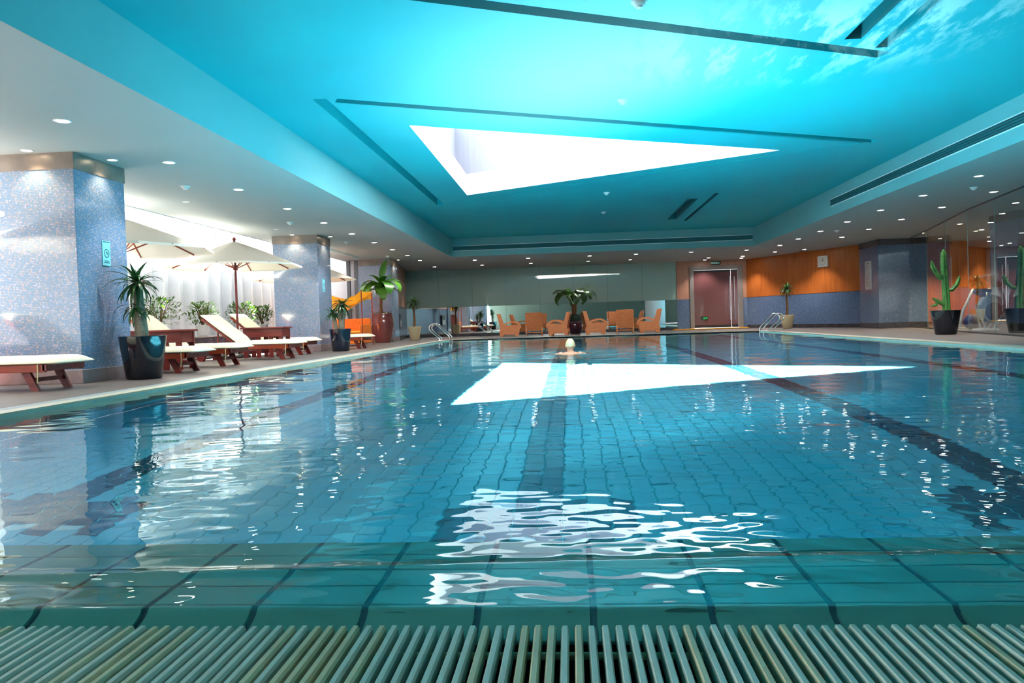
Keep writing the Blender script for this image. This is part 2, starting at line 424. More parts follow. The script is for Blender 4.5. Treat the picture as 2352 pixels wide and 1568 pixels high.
# gutter channel and near edge
m = MB(); a, b = GRATE0 - 0.02, GRATE1
m.quad((pl(a) - .2, a, -0.32), (pr(a) + .2, a, -0.32), (pr(a) + .2, b, -0.32), (pl(a) - .2, b, -0.32))
m.quad((pl(a) - .2, a, -0.32), (pl(a) - .2, a, -0.07), (pr(a) + .2, a, -0.07), (pr(a) + .2, a, -0.32))
gut = struct(m.build('gutter_channel', 'channel_dark', fix=False), 'dark drain channel under the grating')
edge = bpy.data.objects.new('pool_near_edge', None); COL.objects.link(edge); struct(edge, 'pale blue tile kerb in front of the grating')
for i in range(-9, 9):
    m = MB(); m.cbox(0.10 + i * 0.42 + 0.004, 0.10 + (i + 1) * 0.42 - 0.004, GRATE0 - 0.31, GRATE0 - 0.004, -0.10, -0.052, 0.004); m.build('edge_tile', 'near_edge_tile', edge)

# overflow grating: one piece per bar, two carrier rods
grate = thing('overflow_grating', 'pale green plastic overflow grating of parallel bars along the pool edge', 'grating', (0, (GRATE0 + GRATE1) / 2, 0))
gl = (GRATE1 - GRATE0)
bm_ = MB(); prof = [(-0.0085, -0.034), (0.0085, -0.034), (0.0085, -0.008), (0.005, -0.001), (-0.005, -0.001), (-0.0085, -0.008)]
bm_.prism(prof, 'y', -gl / 2 + 0.004, gl / 2 - 0.004)
bar_me = [bm_.mesh('bar', [k]) for k in ('grate_plastic', 'grate_plastic_aged')]
for i in range(-62, 64):
    o = link('bar', bar_me[1 if (i * 7 + i // 3) % 5 in (0, 3) and random.random() < 0.75 else 0], grate); o.location = (i * 0.0282, 0, -0.048 + random.uniform(-0.001, 0.001)); o.rotation_euler = (0, 0, random.uniform(-0.004, 0.004))
for yy in (0.058, -0.085):
    MB().tube([(-1.8, yy, -0.075), (1.85, yy, -0.075)], 0.008, 8).build('carrier_rod', 'grate_plastic_aged', grate)

# ------------------------------------------------------------------ water
def water_rows():
    ys = [GRATE1 + 0.002, GRATE1 + 0.008]
    while ys[-1] < POOLF: ys.append(ys[-1] + max(0.0125, 0.0042 * ys[-1]))
    ys[-1] = POOLF; return np.array(ys)
Yr = water_rows()
u = np.linspace(-1, 1, 521); U = 0.42 * u + 0.58 * u ** 3             # denser near the middle
s_ = (U + 1) / 2
XX = np.array([pl(y) for y in Yr])[:, None] + s_[None] * np.array([pr(y) - pl(y) for y in Yr])[:, None]
YY = np.repeat(Yr[:, None], len(u), 1)
dxl = np.gradient(XX, axis=1); dyl = np.gradient(YY, axis=0); res = np.maximum(dxl, dyl)
ZZ = np.full_like(XX, WATER)
ZZ -= 0.05 * np.clip((GRATE1 + 0.05 - YY) / 0.05, 0, 1) ** 2              # spills over the lip
wr = np.random.default_rng(11)
for k in range(64):
    lam = 0.055 * (1.9 / 0.055) ** wr.random(); th = wr.normal(PI / 2, 0.62) if lam < 0.5 else wr.uniform(0, 2 * PI)
    kk = 2 * PI / lam; slope = 0.0040 * (1.0 if lam < 0.25 else 0.75) * wr.uniform(0.5, 1.4)
    amp = slope / kk * np.clip((lam / res - 2.5) / 3.0, 0, 1)
    ph = wr.uniform(0, 2 * PI)
    patch = 0.6 + 0.6 * np.sin(XX * wr.uniform(0.4, 1.6) + wr.uniform(0, 6)) * np.sin(YY * wr.uniform(0.3, 1.3) + wr.uniform(0, 6))
    calm = np.clip((YY - 1.4) / 2.6, 0.30, 1) if lam > 0.18 else 1.0
    ZZ += amp * calm * patch * np.sin(kk * (np.cos(th) * XX + np.sin(th) * YY) + ph + 0.7 * np.sin(0.9 * XX + k))
for k in range(46):                                                              # fine wind-less shimmer
    lam = 0.042 * (0.16 / 0.042) ** wr.random(); th = wr.normal(PI / 2, 0.5); kk = 2 * PI / lam
    amp = 0.0042 * (1 + 1.0 * np.clip((2.9 - YY) / 0.8, 0, 1)) * wr.uniform(0.5, 1.3) / kk * np.clip((lam / res - 2.2) / 2.0, 0, 1); cx, cy = wr.uniform(0.5, 2.2), wr.uniform(0.6, 2.6)
    patch = np.clip(0.25 + np.sin(XX * cx + wr.uniform(0, 6)) * np.sin(YY * cy + wr.uniform(0, 6)), 0, 1)
    ZZ += amp * patch * np.sin(kk * (np.cos(th) * XX + np.sin(th) * YY) + wr.uniform(0, 6) + 1.1 * np.sin(1.7 * XX + 0.8 * YY + k))
d_ = np.hypot(XX - 0.0, YY - 14.1)                                              # rings round the swimmer
ZZ += 0.006 * np.sin(2 * PI * d_ / 0.42) * np.exp(-d_ / 0.9) * np.clip(d_ / 0.3, 0, 1)
ZZ += 0.005 * np.exp(-((YY - (1.98 + 0.05 * np.sin(1.3 * XX + 0.5))) / 0.035) ** 2)   # low swell on the shelf
nr, nc = XX.shape
idx = np.arange(nr * nc).reshape(nr, nc)
Fq = np.stack([idx[:-1, :-1], idx[:-1, 1:], idx[1:, 1:], idx[1:, :-1]], -1).reshape(-1, 4)
me = bpy.data.meshes.new('pool_water'); me.vertices.add(nr * nc); me.vertices.foreach_set('co', np.stack([XX, YY, ZZ], -1).astype(np.float32).ravel())
me.loops.add(Fq.size); me.loops.foreach_set('vertex_index', Fq.astype(np.int32).ravel()); me.polygons.add(len(Fq)); me.polygons.foreach_set('loop_start', np.arange(0, Fq.size, 4, dtype=np.int32))
me.polygons.foreach_set('use_smooth', np.ones(len(Fq), bool)); me.update(calc_edges=True); me.materials.append(MATS['pool_water'])
water = link('pool_water', me); tag(water, 'clear turquoise rippling water filling the swimming pool', 'water', kind='stuff')
water.cycles.is_caustics_caster = True
for o in list(basin.children) + list(shelf.children): o.cycles.is_caustics_receiver = True

# ------------------------------------------------------------------ ceilings
A3, B3, C3 = (-2.18, 10.98), (3.71, 13.90), (-2.18, 17.23)
S1, S2, S3 = (-3.08, 9.38), (5.22, 13.46), (-3.06, 18.50)
def slot(p, q, w, side=1):
    """rectangle along p-q, widened to one side"""
    p = Vector((*p, 0)); q = Vector((*q, 0)); n = Vector((-(q - p).y, (q - p).x, 0)).normalized() * w * side
    return [tuple(v[:2]) for v in (p, q, q + n, p + n)]
slots = [slot((S1[0] + 0.30, S1[1] + 0.147), S2, 0.17, 1), slot((S1[0], S1[1] + 0.12), S3, 0.17, -1), slot((-2.80, 18.34), (5.0, 13.60), 0.05, -1),
         slot((-2.6, 6.14), (3.50, 9.06), 0.19, -1), slot((3.48, 8.72), (3.42, 1.2), 0.13, -1), slot((2.92, 8.40), (2.98, 2.0), 0.17, 1),
         slot((2.92, 19.2), (2.92, 23.1), 0.26, -1), slot((3.45, 18.5), (3.45, 23.6), 0.10, -1)]
hi = bpy.data.objects.new('ceiling', None); COL.objects.link(hi); struct(hi, 'raised ceiling panel painted as a turquoise sky with clouds')
m = MB(); vs, fs = flat_poly([(CX0, CY0), (CX1, CY0), (CX1, CY1), (CX0, CY1)], [[A3, B3, C3]] + slots, ZH); m.add(vs, fs); m.build('painted_panel', 'sky_mural', hi, fix=False)
for si, s in enumerate(slots):
    m = MB(); n = len(s); DP = 0.16 if si > 4 else 0.24
    for i in range(n):
        p, q = s[i], s[(i + 1) % n]; m.quad((*p, ZH), (*q, ZH), (*q, ZH + DP), (*p, ZH + DP))
    m.quad(*[(*p, ZH + DP) for p in s]); m.build('air_slot' if si > 4 else 'ceiling_gap', 'slot_dark' if si > 4 else 'sky_mural', hi, fix=False)
sky = bpy.data.objects.new('window_1', None); COL.objects.link(sky); struct(sky, 'triangular skylight cut through the painted ceiling')
m = MB(); T = [A3, B3, C3]; SH = 0.46
for i in range(3):
    p, q = T[i], T[(i + 1) % 3]; m.quad((*p, ZH), (*q, ZH), (*q, ZH + SH), (*p, ZH + SH))
m.build('shaft', 'shaft_white', sky, fix=False)
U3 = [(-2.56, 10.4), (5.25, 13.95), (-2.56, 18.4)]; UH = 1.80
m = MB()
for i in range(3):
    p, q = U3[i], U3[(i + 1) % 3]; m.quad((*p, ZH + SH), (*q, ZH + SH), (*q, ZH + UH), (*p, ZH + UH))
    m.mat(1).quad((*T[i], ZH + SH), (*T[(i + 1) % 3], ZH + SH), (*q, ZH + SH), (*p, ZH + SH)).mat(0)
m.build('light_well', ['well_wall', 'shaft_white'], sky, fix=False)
# coffer fascia
m = MB()
for p, q in (((CX0, CY0), (CX0, CY1)), ((CX0, CY1), (CX1, CY1)), ((CX1, CY1), (CX1, CY0)), ((CX1, CY0), (CX0, CY0))):
    m.quad((*p, ZC), (*q, ZC), (*q, ZH), (*p, ZH))
struct(m.build('trim_1', 'fascia_paint', fix=False), 'pale vertical fascia round the raised ceiling')
m = MB(); vs, fs = flat_poly([(WX, -7), (17, -7), (17, 34), (WX, 34)], [[(CX0, CY0), (CX1, CY0), (CX1, CY1), (CX0, CY1)]], ZC); m.add(vs, fs)
low = struct(m.build('ceiling', 'low_paint', fix=False), 'low white ceiling over the side decks')
# roof slab keeps daylight out above the ceilings
m = MB(); vs, fs = flat_poly([(WX - 0.05, -7), (17, -7), (17, 34), (WX - 0.05, 34)], [U3], ZH + SH + 0.02); m.add(vs, fs)
m.quad((WX - 0.05, -7, ZC), (WX - 0.05, 34, ZC), (WX - 0.05, 34, ZH + SH + 0.02), (WX - 0.05, -7, ZH + SH + 0.02))
struct(m.build('roof', 'white_paint', fix=False), 'flat roof slab above the ceiling')
# long air grilles in the fascia: recessed backing and slats
def grille(name, label, p, q, z0, z1, nrm):
    g = thing(name, label, 'vent', group='air grilles in the ceiling fascia'); p = Vector((*p, 0)); q = Vector((*q, 0)); n = Vector(nrm) * 0.004
    m = MB(); m.quad(p + n + Vector((0, 0, z0)), q + n + Vector((0, 0, z0)), q + n + Vector((0, 0, z1)), p + n + Vector((0, 0, z1))); m.build('backing', 'slot_dark', g, fix=False)
    for k in range(4):
        z = z0 + (k + 0.5) * (z1 - z0) / 4
        MB().bar(p + Vector(nrm) * 0.012 + Vector((0, 0, z)), q + Vector(nrm) * 0.012 + Vector((0, 0, z)), 0.02, 0.012).build('slat', 'grille_dark', g)
    for z in (z0, z1): MB().bar(p + Vector(nrm) * 0.008 + Vector((0, 0, z)), q + Vector(nrm) * 0.008 + Vector((0, 0, z)), 0.012, 0.018).build('frame', 'white_paint', g)
grille('air_grille', 'dark linear air grille across the far end of the ceiling fascia', (CX0 + 0.05, CY1), (CX1 - 0.08, CY1), 2.985, 3.145, (0, -1, 0))
grille('air_grille', 'dark linear air grille along the fascia on the glass wall side', (CX1, 18.6), (CX1, 1.0), 3.00, 3.16, (-1, 0, 0))

# ------------------------------------------------------------------ walls
def mk_wood(name, a, b, rough=0.35, sc_=(1, 1, 1), scale=3.0):
    t = NT(name); t.setp(rough=rough)
    v = t.coords('Object', sc_); oi = t.new('ShaderNodeObjectInfo'); ad = t.new('ShaderNodeVectorMath', operation='ADD'); t.link(v, ad.inputs[0]); t.link(oi.outputs['Random'], ad.inputs[1])
    n = noise(t, ad.outputs[0], scale, 6, 0.6); c = t.ramp(n, [(0.3, a), (0.7, b)])
    t.link(c, t.b.inputs['Base Color']); t.bump(n, 0.06, 0.003)
mk_wood('wood_panel', hexc(164, 84, 30), hexc(192, 108, 48), 0.35, (5, 5, 0.35))
mk_wood('wood_panel_pink', hexc(168, 122, 102), hexc(184, 136, 114), 0.35, (5, 5, 0.35))
mk_wood('teak_red', hexc(120, 36, 16), hexc(164, 62, 26), 0.4, (1, 9, 9))
mk_wood('teak_dark', hexc(96, 26, 22), hexc(132, 44, 36), 0.38, (1, 6, 6))
mk_wood('chair_wood', hexc(178, 104, 60), hexc(206, 132, 80), 0.4, (2, 2, 8))
def mk_glass(name, tint, refl=1.0, ior=1.45):
    t = NT(name); t.n.remove(t.b)
    tr = t.new('ShaderNodeBsdfTransparent'); tr.inputs[0].default_value = tint; gl_ = t.new('ShaderNodeBsdfGlossy'); gl_.inputs['Roughness'].default_value = 0.0; gl_.inputs['Color'].default_value = (0.95, 1, 1, 1)
    fr = t.new('ShaderNodeFresnel'); fr.inputs[0].default_value = ior; mu = t.new('ShaderNodeMath', operation='MULTIPLY'); t.link(fr.outputs[0], mu.inputs[0]); mu.inputs[1].default_value = refl; mu.use_clamp = True
    mx = t.new('ShaderNodeMixShader'); t.link(mu.outputs[0], mx.inputs[0]); t.link(tr.outputs[0], mx.inputs[1]); t.link(gl_.outputs[0], mx.inputs[2]); t.link(mx.outputs[0], t.out.inputs[0])
mk_glass('clear_glass', (0.86, 0.94, 0.94, 1), 0.5)
plain('glass_edge', hexc(120, 160, 160), 0.3); plain('mirror', (0.88, 0.94, 0.94, 1), 0.01, metal=1.0)
t = NT('back_glass'); t.b.inputs['Base Color'].default_value = hexc(156, 190, 182); t.setp(rough=0.3, metal=0.0, coat=1.0, coatr=0.0, spec=0.4)
plain('door_glass', hexc(100, 62, 64), 0.12, 0.08, 1.0, coat=0.3); plain('door_frame', hexc(136, 128, 124), 0.35, 0.06, metal=0.3)
plain('chrome', (0.85, 0.88, 0.9, 1), 0.12, metal=1.0); plain('yellow_mat', hexc(196, 140, 30), 0.6, 0.1)
plain('sign_plate', hexc(120, 206, 222), 0.3, 0.03); plain('sign_ink', hexc(10, 70, 100), 0.5); plain('notice_plate', hexc(196, 198, 202), 0.3); plain('notice_ink', hexc(120, 118, 120), 0.5)
emis('exit_letters', hexc(150, 200, 185), 0.12); emis('exit_green', hexc(10, 150, 70), 0.15); plain('exit_black', (0.012, 0.02, 0.018, 1), 0.4)
plain('white_plastic', hexc(226, 228, 226), 0.4); plain('clock_face', hexc(210, 208, 206), 0.4)

def wall_seg(name, pts, z0, z1, mat, label=None, parent=None):
    m = MB()
    for p, q in zip(pts[:-1], pts[1:]): m.quad((*p, z0), (*q, z0), (*q, z1), (*p, z1))
    o = m.build(name, mat, parent, fix=False)
    return struct(o, label) if parent is None else o
def sroot(name, label):
    o = bpy.data.objects.new(name, None); COL.objects.link(o); return struct(o, label)

wall_seg('wall_near', [(WX, -6.9), (17, -6.9)], 0, ZC, 'near_paint', 'plain grey green wall at the near end of the hall')
# back wall: dark plinth, mirror strip, grey-green glass panels
wb_ = sroot('wall_back', 'back wall with a low mirror strip under grey green glass panels')
X0, X1 = -6.85, 4.42
wall_seg('backing', [(X0 - 0.3, YB + 0.03), (X1, YB + 0.03)], 0, ZC, 'dark_stone', parent=wb_)
MB().box(X0 - 0.3, X1, YB - 0.04, YB + 0.03, 0, 0.115).build('plinth', 'dark_stone', wb_)
NP = 8; pw = (X1 - X0) / NP
for i in range(NP):
    a, b = X0 + i * pw + 0.003, X0 + (i + 1) * pw - 0.003
    MB().box(a, b, YB - 0.012, YB + 0.02, 0.115, 1.236).build('mirror_pane', 'mirror', wb_)
    MB().box(a, b, YB - 0.016, YB + 0.02, 1.24, ZC).build('glass_panel', 'back_glass', wb_)
# door wall
wd = sroot('wall_door', 'wall with brown double door, wood above and blue mosaic below')
DX0, DX1, DZ = 5.11, 6.88, 2.41
for a, b in ((X1, DX0 - 0.17), (DX1 + 0.20, 7.25)):
    MB().box(a, b, YB - 0.03, YB + 0.05, 0, 1.24).build('mosaic_dado', 'mosaic_blue', wd)
    MB().box(a, b, YB - 0.035, YB + 0.05, 1.24, ZC).build('wood_panel', 'wood_panel_pink', wd)
MB().box(DX0 - 0.17, DX1 + 0.20, YB - 0.035, YB + 0.05, DZ + 0.17, ZC).build('wood_panel', 'wood_panel_pink', wd)
dr = sroot('door_1', 'brown tinted double door with long steel pulls in a grey frame')
for x in (DX0 - 0.17, DX1): MB().cbox(x, x + (0.17 if x < DX1 else 0.20), YB - 0.08, YB + 0.02, 0, DZ + 0.17, 0.008).build('door_frame', 'door_frame', dr)
MB().cbox(DX0, DX1, YB - 0.08, YB + 0.02, DZ, DZ + 0.17, 0.008).build('door_frame', 'door_frame', dr)
mid = 6.60
for a, b in ((DX0, mid), (mid, DX1)):
    leaf = MB().box(a + 0.004, b - 0.004, YB - 0.03, YB + 0.0, 0.05, DZ - 0.005).build('door_leaf', 'door_glass', dr)
    MB().box(a + 0.004, b - 0.004, YB - 0.036, YB - 0.028, 0.05, 0.16).build('bottom_rail', 'black', leaf); MB().box(a + 0.004, b - 0.004, YB - 0.036, YB - 0.028, DZ - 0.09, DZ - 0.005).build('top_rail', 'black', leaf)
    hx = b - 0.055 if a == DX0 else a + 0.13
    h = MB().tube([(hx, YB - 0.085, 0.36), (hx, YB - 0.085, 2.12)], 0.014, 8)
    for z in (0.5, 1.95): h.tube([(hx, YB - 0.085, z), (hx, YB - 0.03, z)], 0.01, 6)
    h.build('pull_handle', 'chrome', leaf)
MB().cbox(4.20, 7.15, YB - 0.75, YB - 0.10, 0, 0.045, 0.01).build('door_mat', 'yellow_mat')
tag(bpy.data.objects['door_mat'], 'long ochre yellow mat lying before the brown double door', 'mat')
# emergency exit sign over the door, arrow sign on the leaf
s_ = thing('exit_sign', 'small black exit sign with pale green Chinese letters above the door', 'sign', (6.02, YB - 0.05, 2.68))
MB().cbox(-0.19, 0.19, -0.03, 0.015, -0.07, 0.07, 0.006).build('sign_box', 'exit_black', s_)
text_mesh('安全出口', 0.085, 'exit_letters', 'lettering', s_, face_frame((-0.03, -0.032, 0.0), (1, 0, 0), (0, 0, 1)), bold=0.0015)
s_ = thing('exit_sign', 'green arrow sign fixed low on the brown door leaf', 'sign', (5.50, YB - 0.045, 0.45))
MB().cbox(-0.14, 0.14, -0.012, 0.015, -0.065, 0.065, 0.004).build('sign_box', 'exit_black', s_)
m = MB(); m.prism([(-0.03, -0.045), (0.02, -0.045), (0.02, -0.015), (0.05, -0.015), (0.0, 0.045), (-0.05, -0.015), (-0.03, -0.015)], 'y', -0.016, -0.010)
m.build('arrow', 'exit_green', s_); MB().box(0.055, 0.12, -0.015, -0.010, -0.035, 0.035).build('exit_panel', 'exit_green', s_)
# angled wall: wood boards over a glossy blue mosaic dado
wa = sroot('wall_right_far', 'angled wall of orange wood boards over a blue mosaic dado')
P0, P1 = Vector((7.25, 32.47, 0)), Vector((9.93, 27.05, 0)); dv = (P1 - P0); L = dv.length; dv.normalize(); nv = Vector((-dv.y, dv.x, 0))
if nv.x > 0: nv = -nv
FR = Matrix(((dv.x, -nv.x, 0, P0.x), (dv.y, -nv.y, 0, P0.y), (0, 0, 1, 0), (0, 0, 0, 1)))
nb = 7; bw_ = L / nb
MB().box(0, L, 0.0, 0.08, 0, ZC, FR).build('backing', 'dark_stone', wa)
MB().box(0, L, -0.012, 0.0, 0.13, 1.24, FR).build('mosaic_dado', 'mosaic_blue', wa)
MB().box(0, L, -0.02, 0.0, 0, 0.13, FR).build('plinth', 'dark_stone', wa)
for i in range(nb):
    MB().cbox(i * bw_ + 0.003, (i + 1) * bw_ - 0.003, -0.022, 0.0, 1.245, ZC, 0.002, FR).build('wood_board', 'wood_panel', wa)
# clock on the boards
ck = thing('wall_clock', 'square pale wall clock hung on the orange wood boards', 'clock'); ck.matrix_world = FR @ Matrix.Translation((4.22, -0.025, 2.36)) @ Matrix.Rotation(PI / 2, 4, 'X')
MB().cbox(-0.24, 0.24, -0.20, 0.20, 0, 0.05, 0.01).build('case', 'white_plastic', ck)
MB().box(-0.20, 0.20, -0.165, 0.165, 0.05, 0.053).build('dial', 'clock_face', ck)
for k in range(12):
    a = k * PI / 6; MB().box(-0.006, 0.006, 0.12, 0.15, 0.053, 0.056, Matrix.Rotation(a, 4, 'Z')).build('hour_mark', 'notice_ink', ck)
MB().box(-0.009, 0.009, -0.01, 0.09, 0.056, 0.059, Matrix.Rotation(-0.75, 4, 'Z')).build('hour_hand', 'black', ck)
MB().box(-0.006, 0.006, -0.01, 0.13, 0.060, 0.062, Matrix.Rotation(-0.15, 4, 'Z')).build('minute_hand', 'black', ck)
# left far wall beyond the last column
wl_ = sroot('wall_left_far', 'side wall beyond the last column, wood above blue mosaic')
Q0, Q1 = Vector((-6.0, 26.9, 0)), Vector((-6.85, 32.5, 0)); dq = (Q1 - Q0); LQ = dq.length; dq.normalize(); nq = Vector((dq.y, -dq.x, 0))
FQ = Matrix(((dq.x, -nq.x, 0, Q0.x), (dq.y, -nq.y, 0, Q0.y), (0, 0, 1, 0), (0, 0, 0, 1)))
MB().box(0, LQ, 0, 0.06, 0, ZC, FQ).build('backing', 'dark_stone', wl_); MB().box(0, LQ, -0.012, 0, 0.14, 1.24, FQ).build('mosaic_dado', 'mosaic_blue', wl_); MB().box(0, LQ, -0.02, 0, 0, 0.14, FQ).build('plinth', 'dark_stone', wl_)
for i in range(4):
    MB().cbox(i * LQ / 4 + 0.003, (i + 1) * LQ / 4 - 0.003, -0.022, 0, 1.245, ZC, 0.002, FQ).build('wood_board', 'wood_panel_pink', wl_)
fb = thing('hydrant_cabinet', 'small dark fire point box with label on the blue side wall', 'fire box'); fb.matrix_world = FQ @ Matrix.Translation((0.75, -0.015, 0.70))
MB().cbox(-0.30, 0.30, -0.06, 0, -0.26, 0.26, 0.008).build('case', 'frame_metal', fb); MB().box(-0.22, 0.22, -0.064, -0.058, -0.20, 0.02).build('label_plate', 'notice_plate', fb); MB().box(-0.24, 0.24, -0.064, -0.058, 0.06, 0.22).build('dark_pane', 'black', fb)

# ------------------------------------------------------------------ columns
def column(label, x0, x1, ya, yb, mat='mosaic_pearl', band='band_stone', pl_='plinth_stone', hb=0.20, hp=0.165):
    c = thing('column', label, 'column', ((x0 + x1) / 2, (ya + yb) / 2, 0)); hx, hy = (x1 - x0) / 2, (yb - ya) / 2
    MB().cbox(-hx, hx, -hy, hy, hp - 0.01, ZC - hb + 0.01, 0.004).build('shaft', mat, c)
    MB().cbox(-hx - 0.012, hx + 0.012, -hy - 0.012, hy + 0.012, ZC - hb, ZC + 0.01, 0.004).build('stone_band', band, c)
    MB().cbox(-hx - 0.012, hx + 0.012, -hy - 0.012, hy + 0.012, 0, hp, 0.004).build('plinth', pl_, c)
    return c
column('pearly mosaic column beside the big black yucca pot', -7.02, -5.90, 9.03, 10.10)
column('pearly mosaic column between the side tables and the orange canopy seat', -7.05, -5.96, 18.30, 19.30)
column('pearly mosaic column behind the tall brown jar with banana plant', -7.05, -5.95, 25.95, 26.95)
column('blue mosaic column with dark cap between wood wall and glass wall', 9.72, 11.20, 25.35, 26.95, 'mosaic_blue', 'dark_stone', 'dark_stone', 0.19, 0.17)
column('blue mosaic column standing inside the gym behind the glass', 10.38, 11.7, 18.9, 20.1, 'mosaic_blue', 'dark_stone', 'dark_stone', 0.19, 0.17)
# safety plates on the columns
def safety_plate(label, x, y, z):
    p = thing('safety_sign', label, 'sign'); p.matrix_world = face_frame((x, y, z), (0, 1, 0), (0, 0, 1))
    MB().cbox(-0.085, 0.085, -0.16, 0.16, -0.002, 0.008, 0.002).build('plate', 'sign_plate', p)
    m = MB(); n = 24
    for k in range(n):
        a, b = 2 * PI * k / n, 2 * PI * (k + 1) / n
        m.quad(*[(r * math.cos(t), r * math.sin(t), 0.0095) for r, t in ((0.045, a), (0.056, a), (0.056, b), (0.045, b))])
    m.build('ring', 'sign_ink', p, fix=False)
    # diving figure
    m = MB(); m.prism([(-0.022, 0.008), (-0.006, 0.026), (0.022, 0.004), (0.024, -0.022), (0.012, -0.010), (0.002, 0.004)], 'z', 0.008, 0.010); m.disc(0.007, 0.0101, 10, (-0.018, -0.014)); m.build('pictogram', 'sign_ink', p)
    for z_, w in ((-0.098, 0.05), (-0.118, 0.06)):
        for k in range(4): MB().box(-w + k * w * 0.5 + 0.004, -w + (k + 1) * w * 0.5 - 0.004, z_ - 0.006, z_ + 0.006, 0.008, 0.0095).build('letter_block', 'sign_ink', p)
    MB().box(-0.065, 0.075, 0.140, 0.150, 0.008, 0.0095).build('header_bar', 'sign_ink', p)
safety_plate('blue safety plate with round pictogram on column beside the black yucca pot', -5.898, 9.62, 1.62)
safety_plate('small safety plate with round pictogram on column above the two-stem yucca', -5.958, 18.68, 1.60)
p = thing('notice_board', 'tall pale notice board with lines of text on blue column', 'notice', group=None); p.matrix_world = face_frame((9.718, 26.15, 1.70), (0, -1, 0), (0, 0, 1))
MB().cbox(-0.26, 0.26, -0.46, 0.46, -0.002, 0.025, 0.004).build('board', 'notice_plate', p)
MB().box(-0.14, 0.14, 0.37, 0.40, 0.025, 0.027).build('heading', 'notice_ink', p)
for k in range(13): MB().box(-0.20, 0.20 - 0.13 * random.random(), 0.31 - k * 0.055, 0.322 - k * 0.055, 0.025, 0.027).build('text_line', 'notice_ink', p)

# ------------------------------------------------------------------ left side: window line, planter ledge, white fin screen outside
ld = sroot('window_ledge', 'low dark stone ledge along the window line'); MB().cbox(-8.05, WX, 5.0, 26.2, 0, 0.44, 0.01).build('ledge', 'dark_stone', ld); MB().cbox(-8.07, WX + 0.03, 5.0, 26.2, 0.44, 0.47, 0.006).build('ledge_top', 'band_stone', ld)
fence = thing('fin_screen', 'white outdoor screen wall of upright fins with small brackets', 'screen', (-8.85, 0, 0)); FH = 6.0
MB().box(-0.12, 0.0, 11.2, 26.2, -0.02, FH).build('back_panel', 'fin_white', fence)
fm = MB().box(0, 0.23, -0.03, 0.03, 0.0, FH).mesh('fin', ['fin_white']); bk = MB().box(0.20, 0.27, -0.17, 0.14, -0.035, 0.035).mesh('bracket', ['fin_white'])
for i in range(22):
    y = 11.45 + i * 0.665
    o = link('fin', fm, fence); o.location = (0, y, 0); o = link('bracket', bk, fence); o.location = (0, y, 2.98)
# end of the window bay: return wall and dark posts
wr_ = sroot('wall_bay_end', 'pale return wall closing the window bay'); MB().box(-9.0, -7.1, 26.35, 26.5, 0, ZC + 0.6).build('wall', 'fin_white', wr_); MB().box(-8.6, -7.2, 26.30, 26.36, 0.0, 1.75).build('grey_panel', 'fin_white', wr_)
for x in (-7.42, -7.16): MB().box(x - 0.05, x + 0.05, 25.95, 26.1, 0, ZC).build('window_post', 'frame_metal', wr_)

lv = thing('linear_vent', 'long narrow dark air slot in the low ceiling near the orange canopy seat', 'vent', (-6.75, 23.2, ZC))
MB().box(-0.07, 0.07, -1.9, 1.9, -0.004, 0.003).build('backing', 'slot_dark', lv)
for x in (-0.08, 0.0, 0.08): MB().box(x - 0.008, x + 0.008, -1.92, 1.92, -0.010, 0.003).build('slat', 'white_plastic', lv)
# ------------------------------------------------------------------ right side: glass wall and gym
gw = sroot('wall_glass', 'frameless glass wall between pool deck and gym')
GP = [(6.9, 8.0), (7.6, 11.5), (8.42, 15.0), (9.07, 18.5), (9.62, 20.75), (10.18, 23.05), (10.66, 25.3)]
GP2 = []
for (xa, ya), (xb, yb) in zip(GP[:-1], GP[1:]):
    n = 2 if yb - ya > 3 else 1
    for k in range(n): GP2.append((xa + (xb - xa) * k / n, ya + (yb - ya) * k / n))
GP2.append(GP[-1])
for p, q in zip(GP2[:-1], GP2[1:]):
    MB().quad((*p, 0.02), (*q, 0.02), (*q, ZC), (*p, ZC)).build('glass_pane', 'clear_glass', gw, fix=False)
    MB().bar((*p, 0.02), (*p, ZC), 0.008, 0.008).build('glass_joint', 'glass_edge', gw); MB().bar((*p, 0.015), (*q, 0.015), 0.05, 0.03).build('floor_track', 'frame_metal', gw); MB().bar((*p, ZC - 0.01), (*q, ZC - 0.01), 0.04, 0.02).build('head_track', 'frame_metal', gw)
wall_seg('wall_right_near', [(6.9, 8.0), (6.9, -6.9)], 0, ZC, 'white_paint', 'plain wall on the near right side')
wg = sroot('wall_gym', 'warm wood panelled wall at the end of the gym')
MB().box(11.2, 17, 27.4, 27.5, 0, ZC).build('backing', 'wood_panel_pink', wg)
for i in range(5): MB().cbox(11.25 + i * 0.62, 11.25 + (i + 1) * 0.62 - 0.01, 27.37, 27.4, 0.9 if i < 1 else 0.1, ZC, 0.003).build('wood_board', 'wood_panel', wg)
MB().cbox(14.35, 15.5, 27.34, 27.4, 0.05, 2.1, 0.006).build('wood_door', 'teak_red', wg)
wall_seg('wall_gym_side', [(16.8, -6.9), (16.8, 27.5)], 0, ZC, 'wood_panel_pink', 'gym side wall')

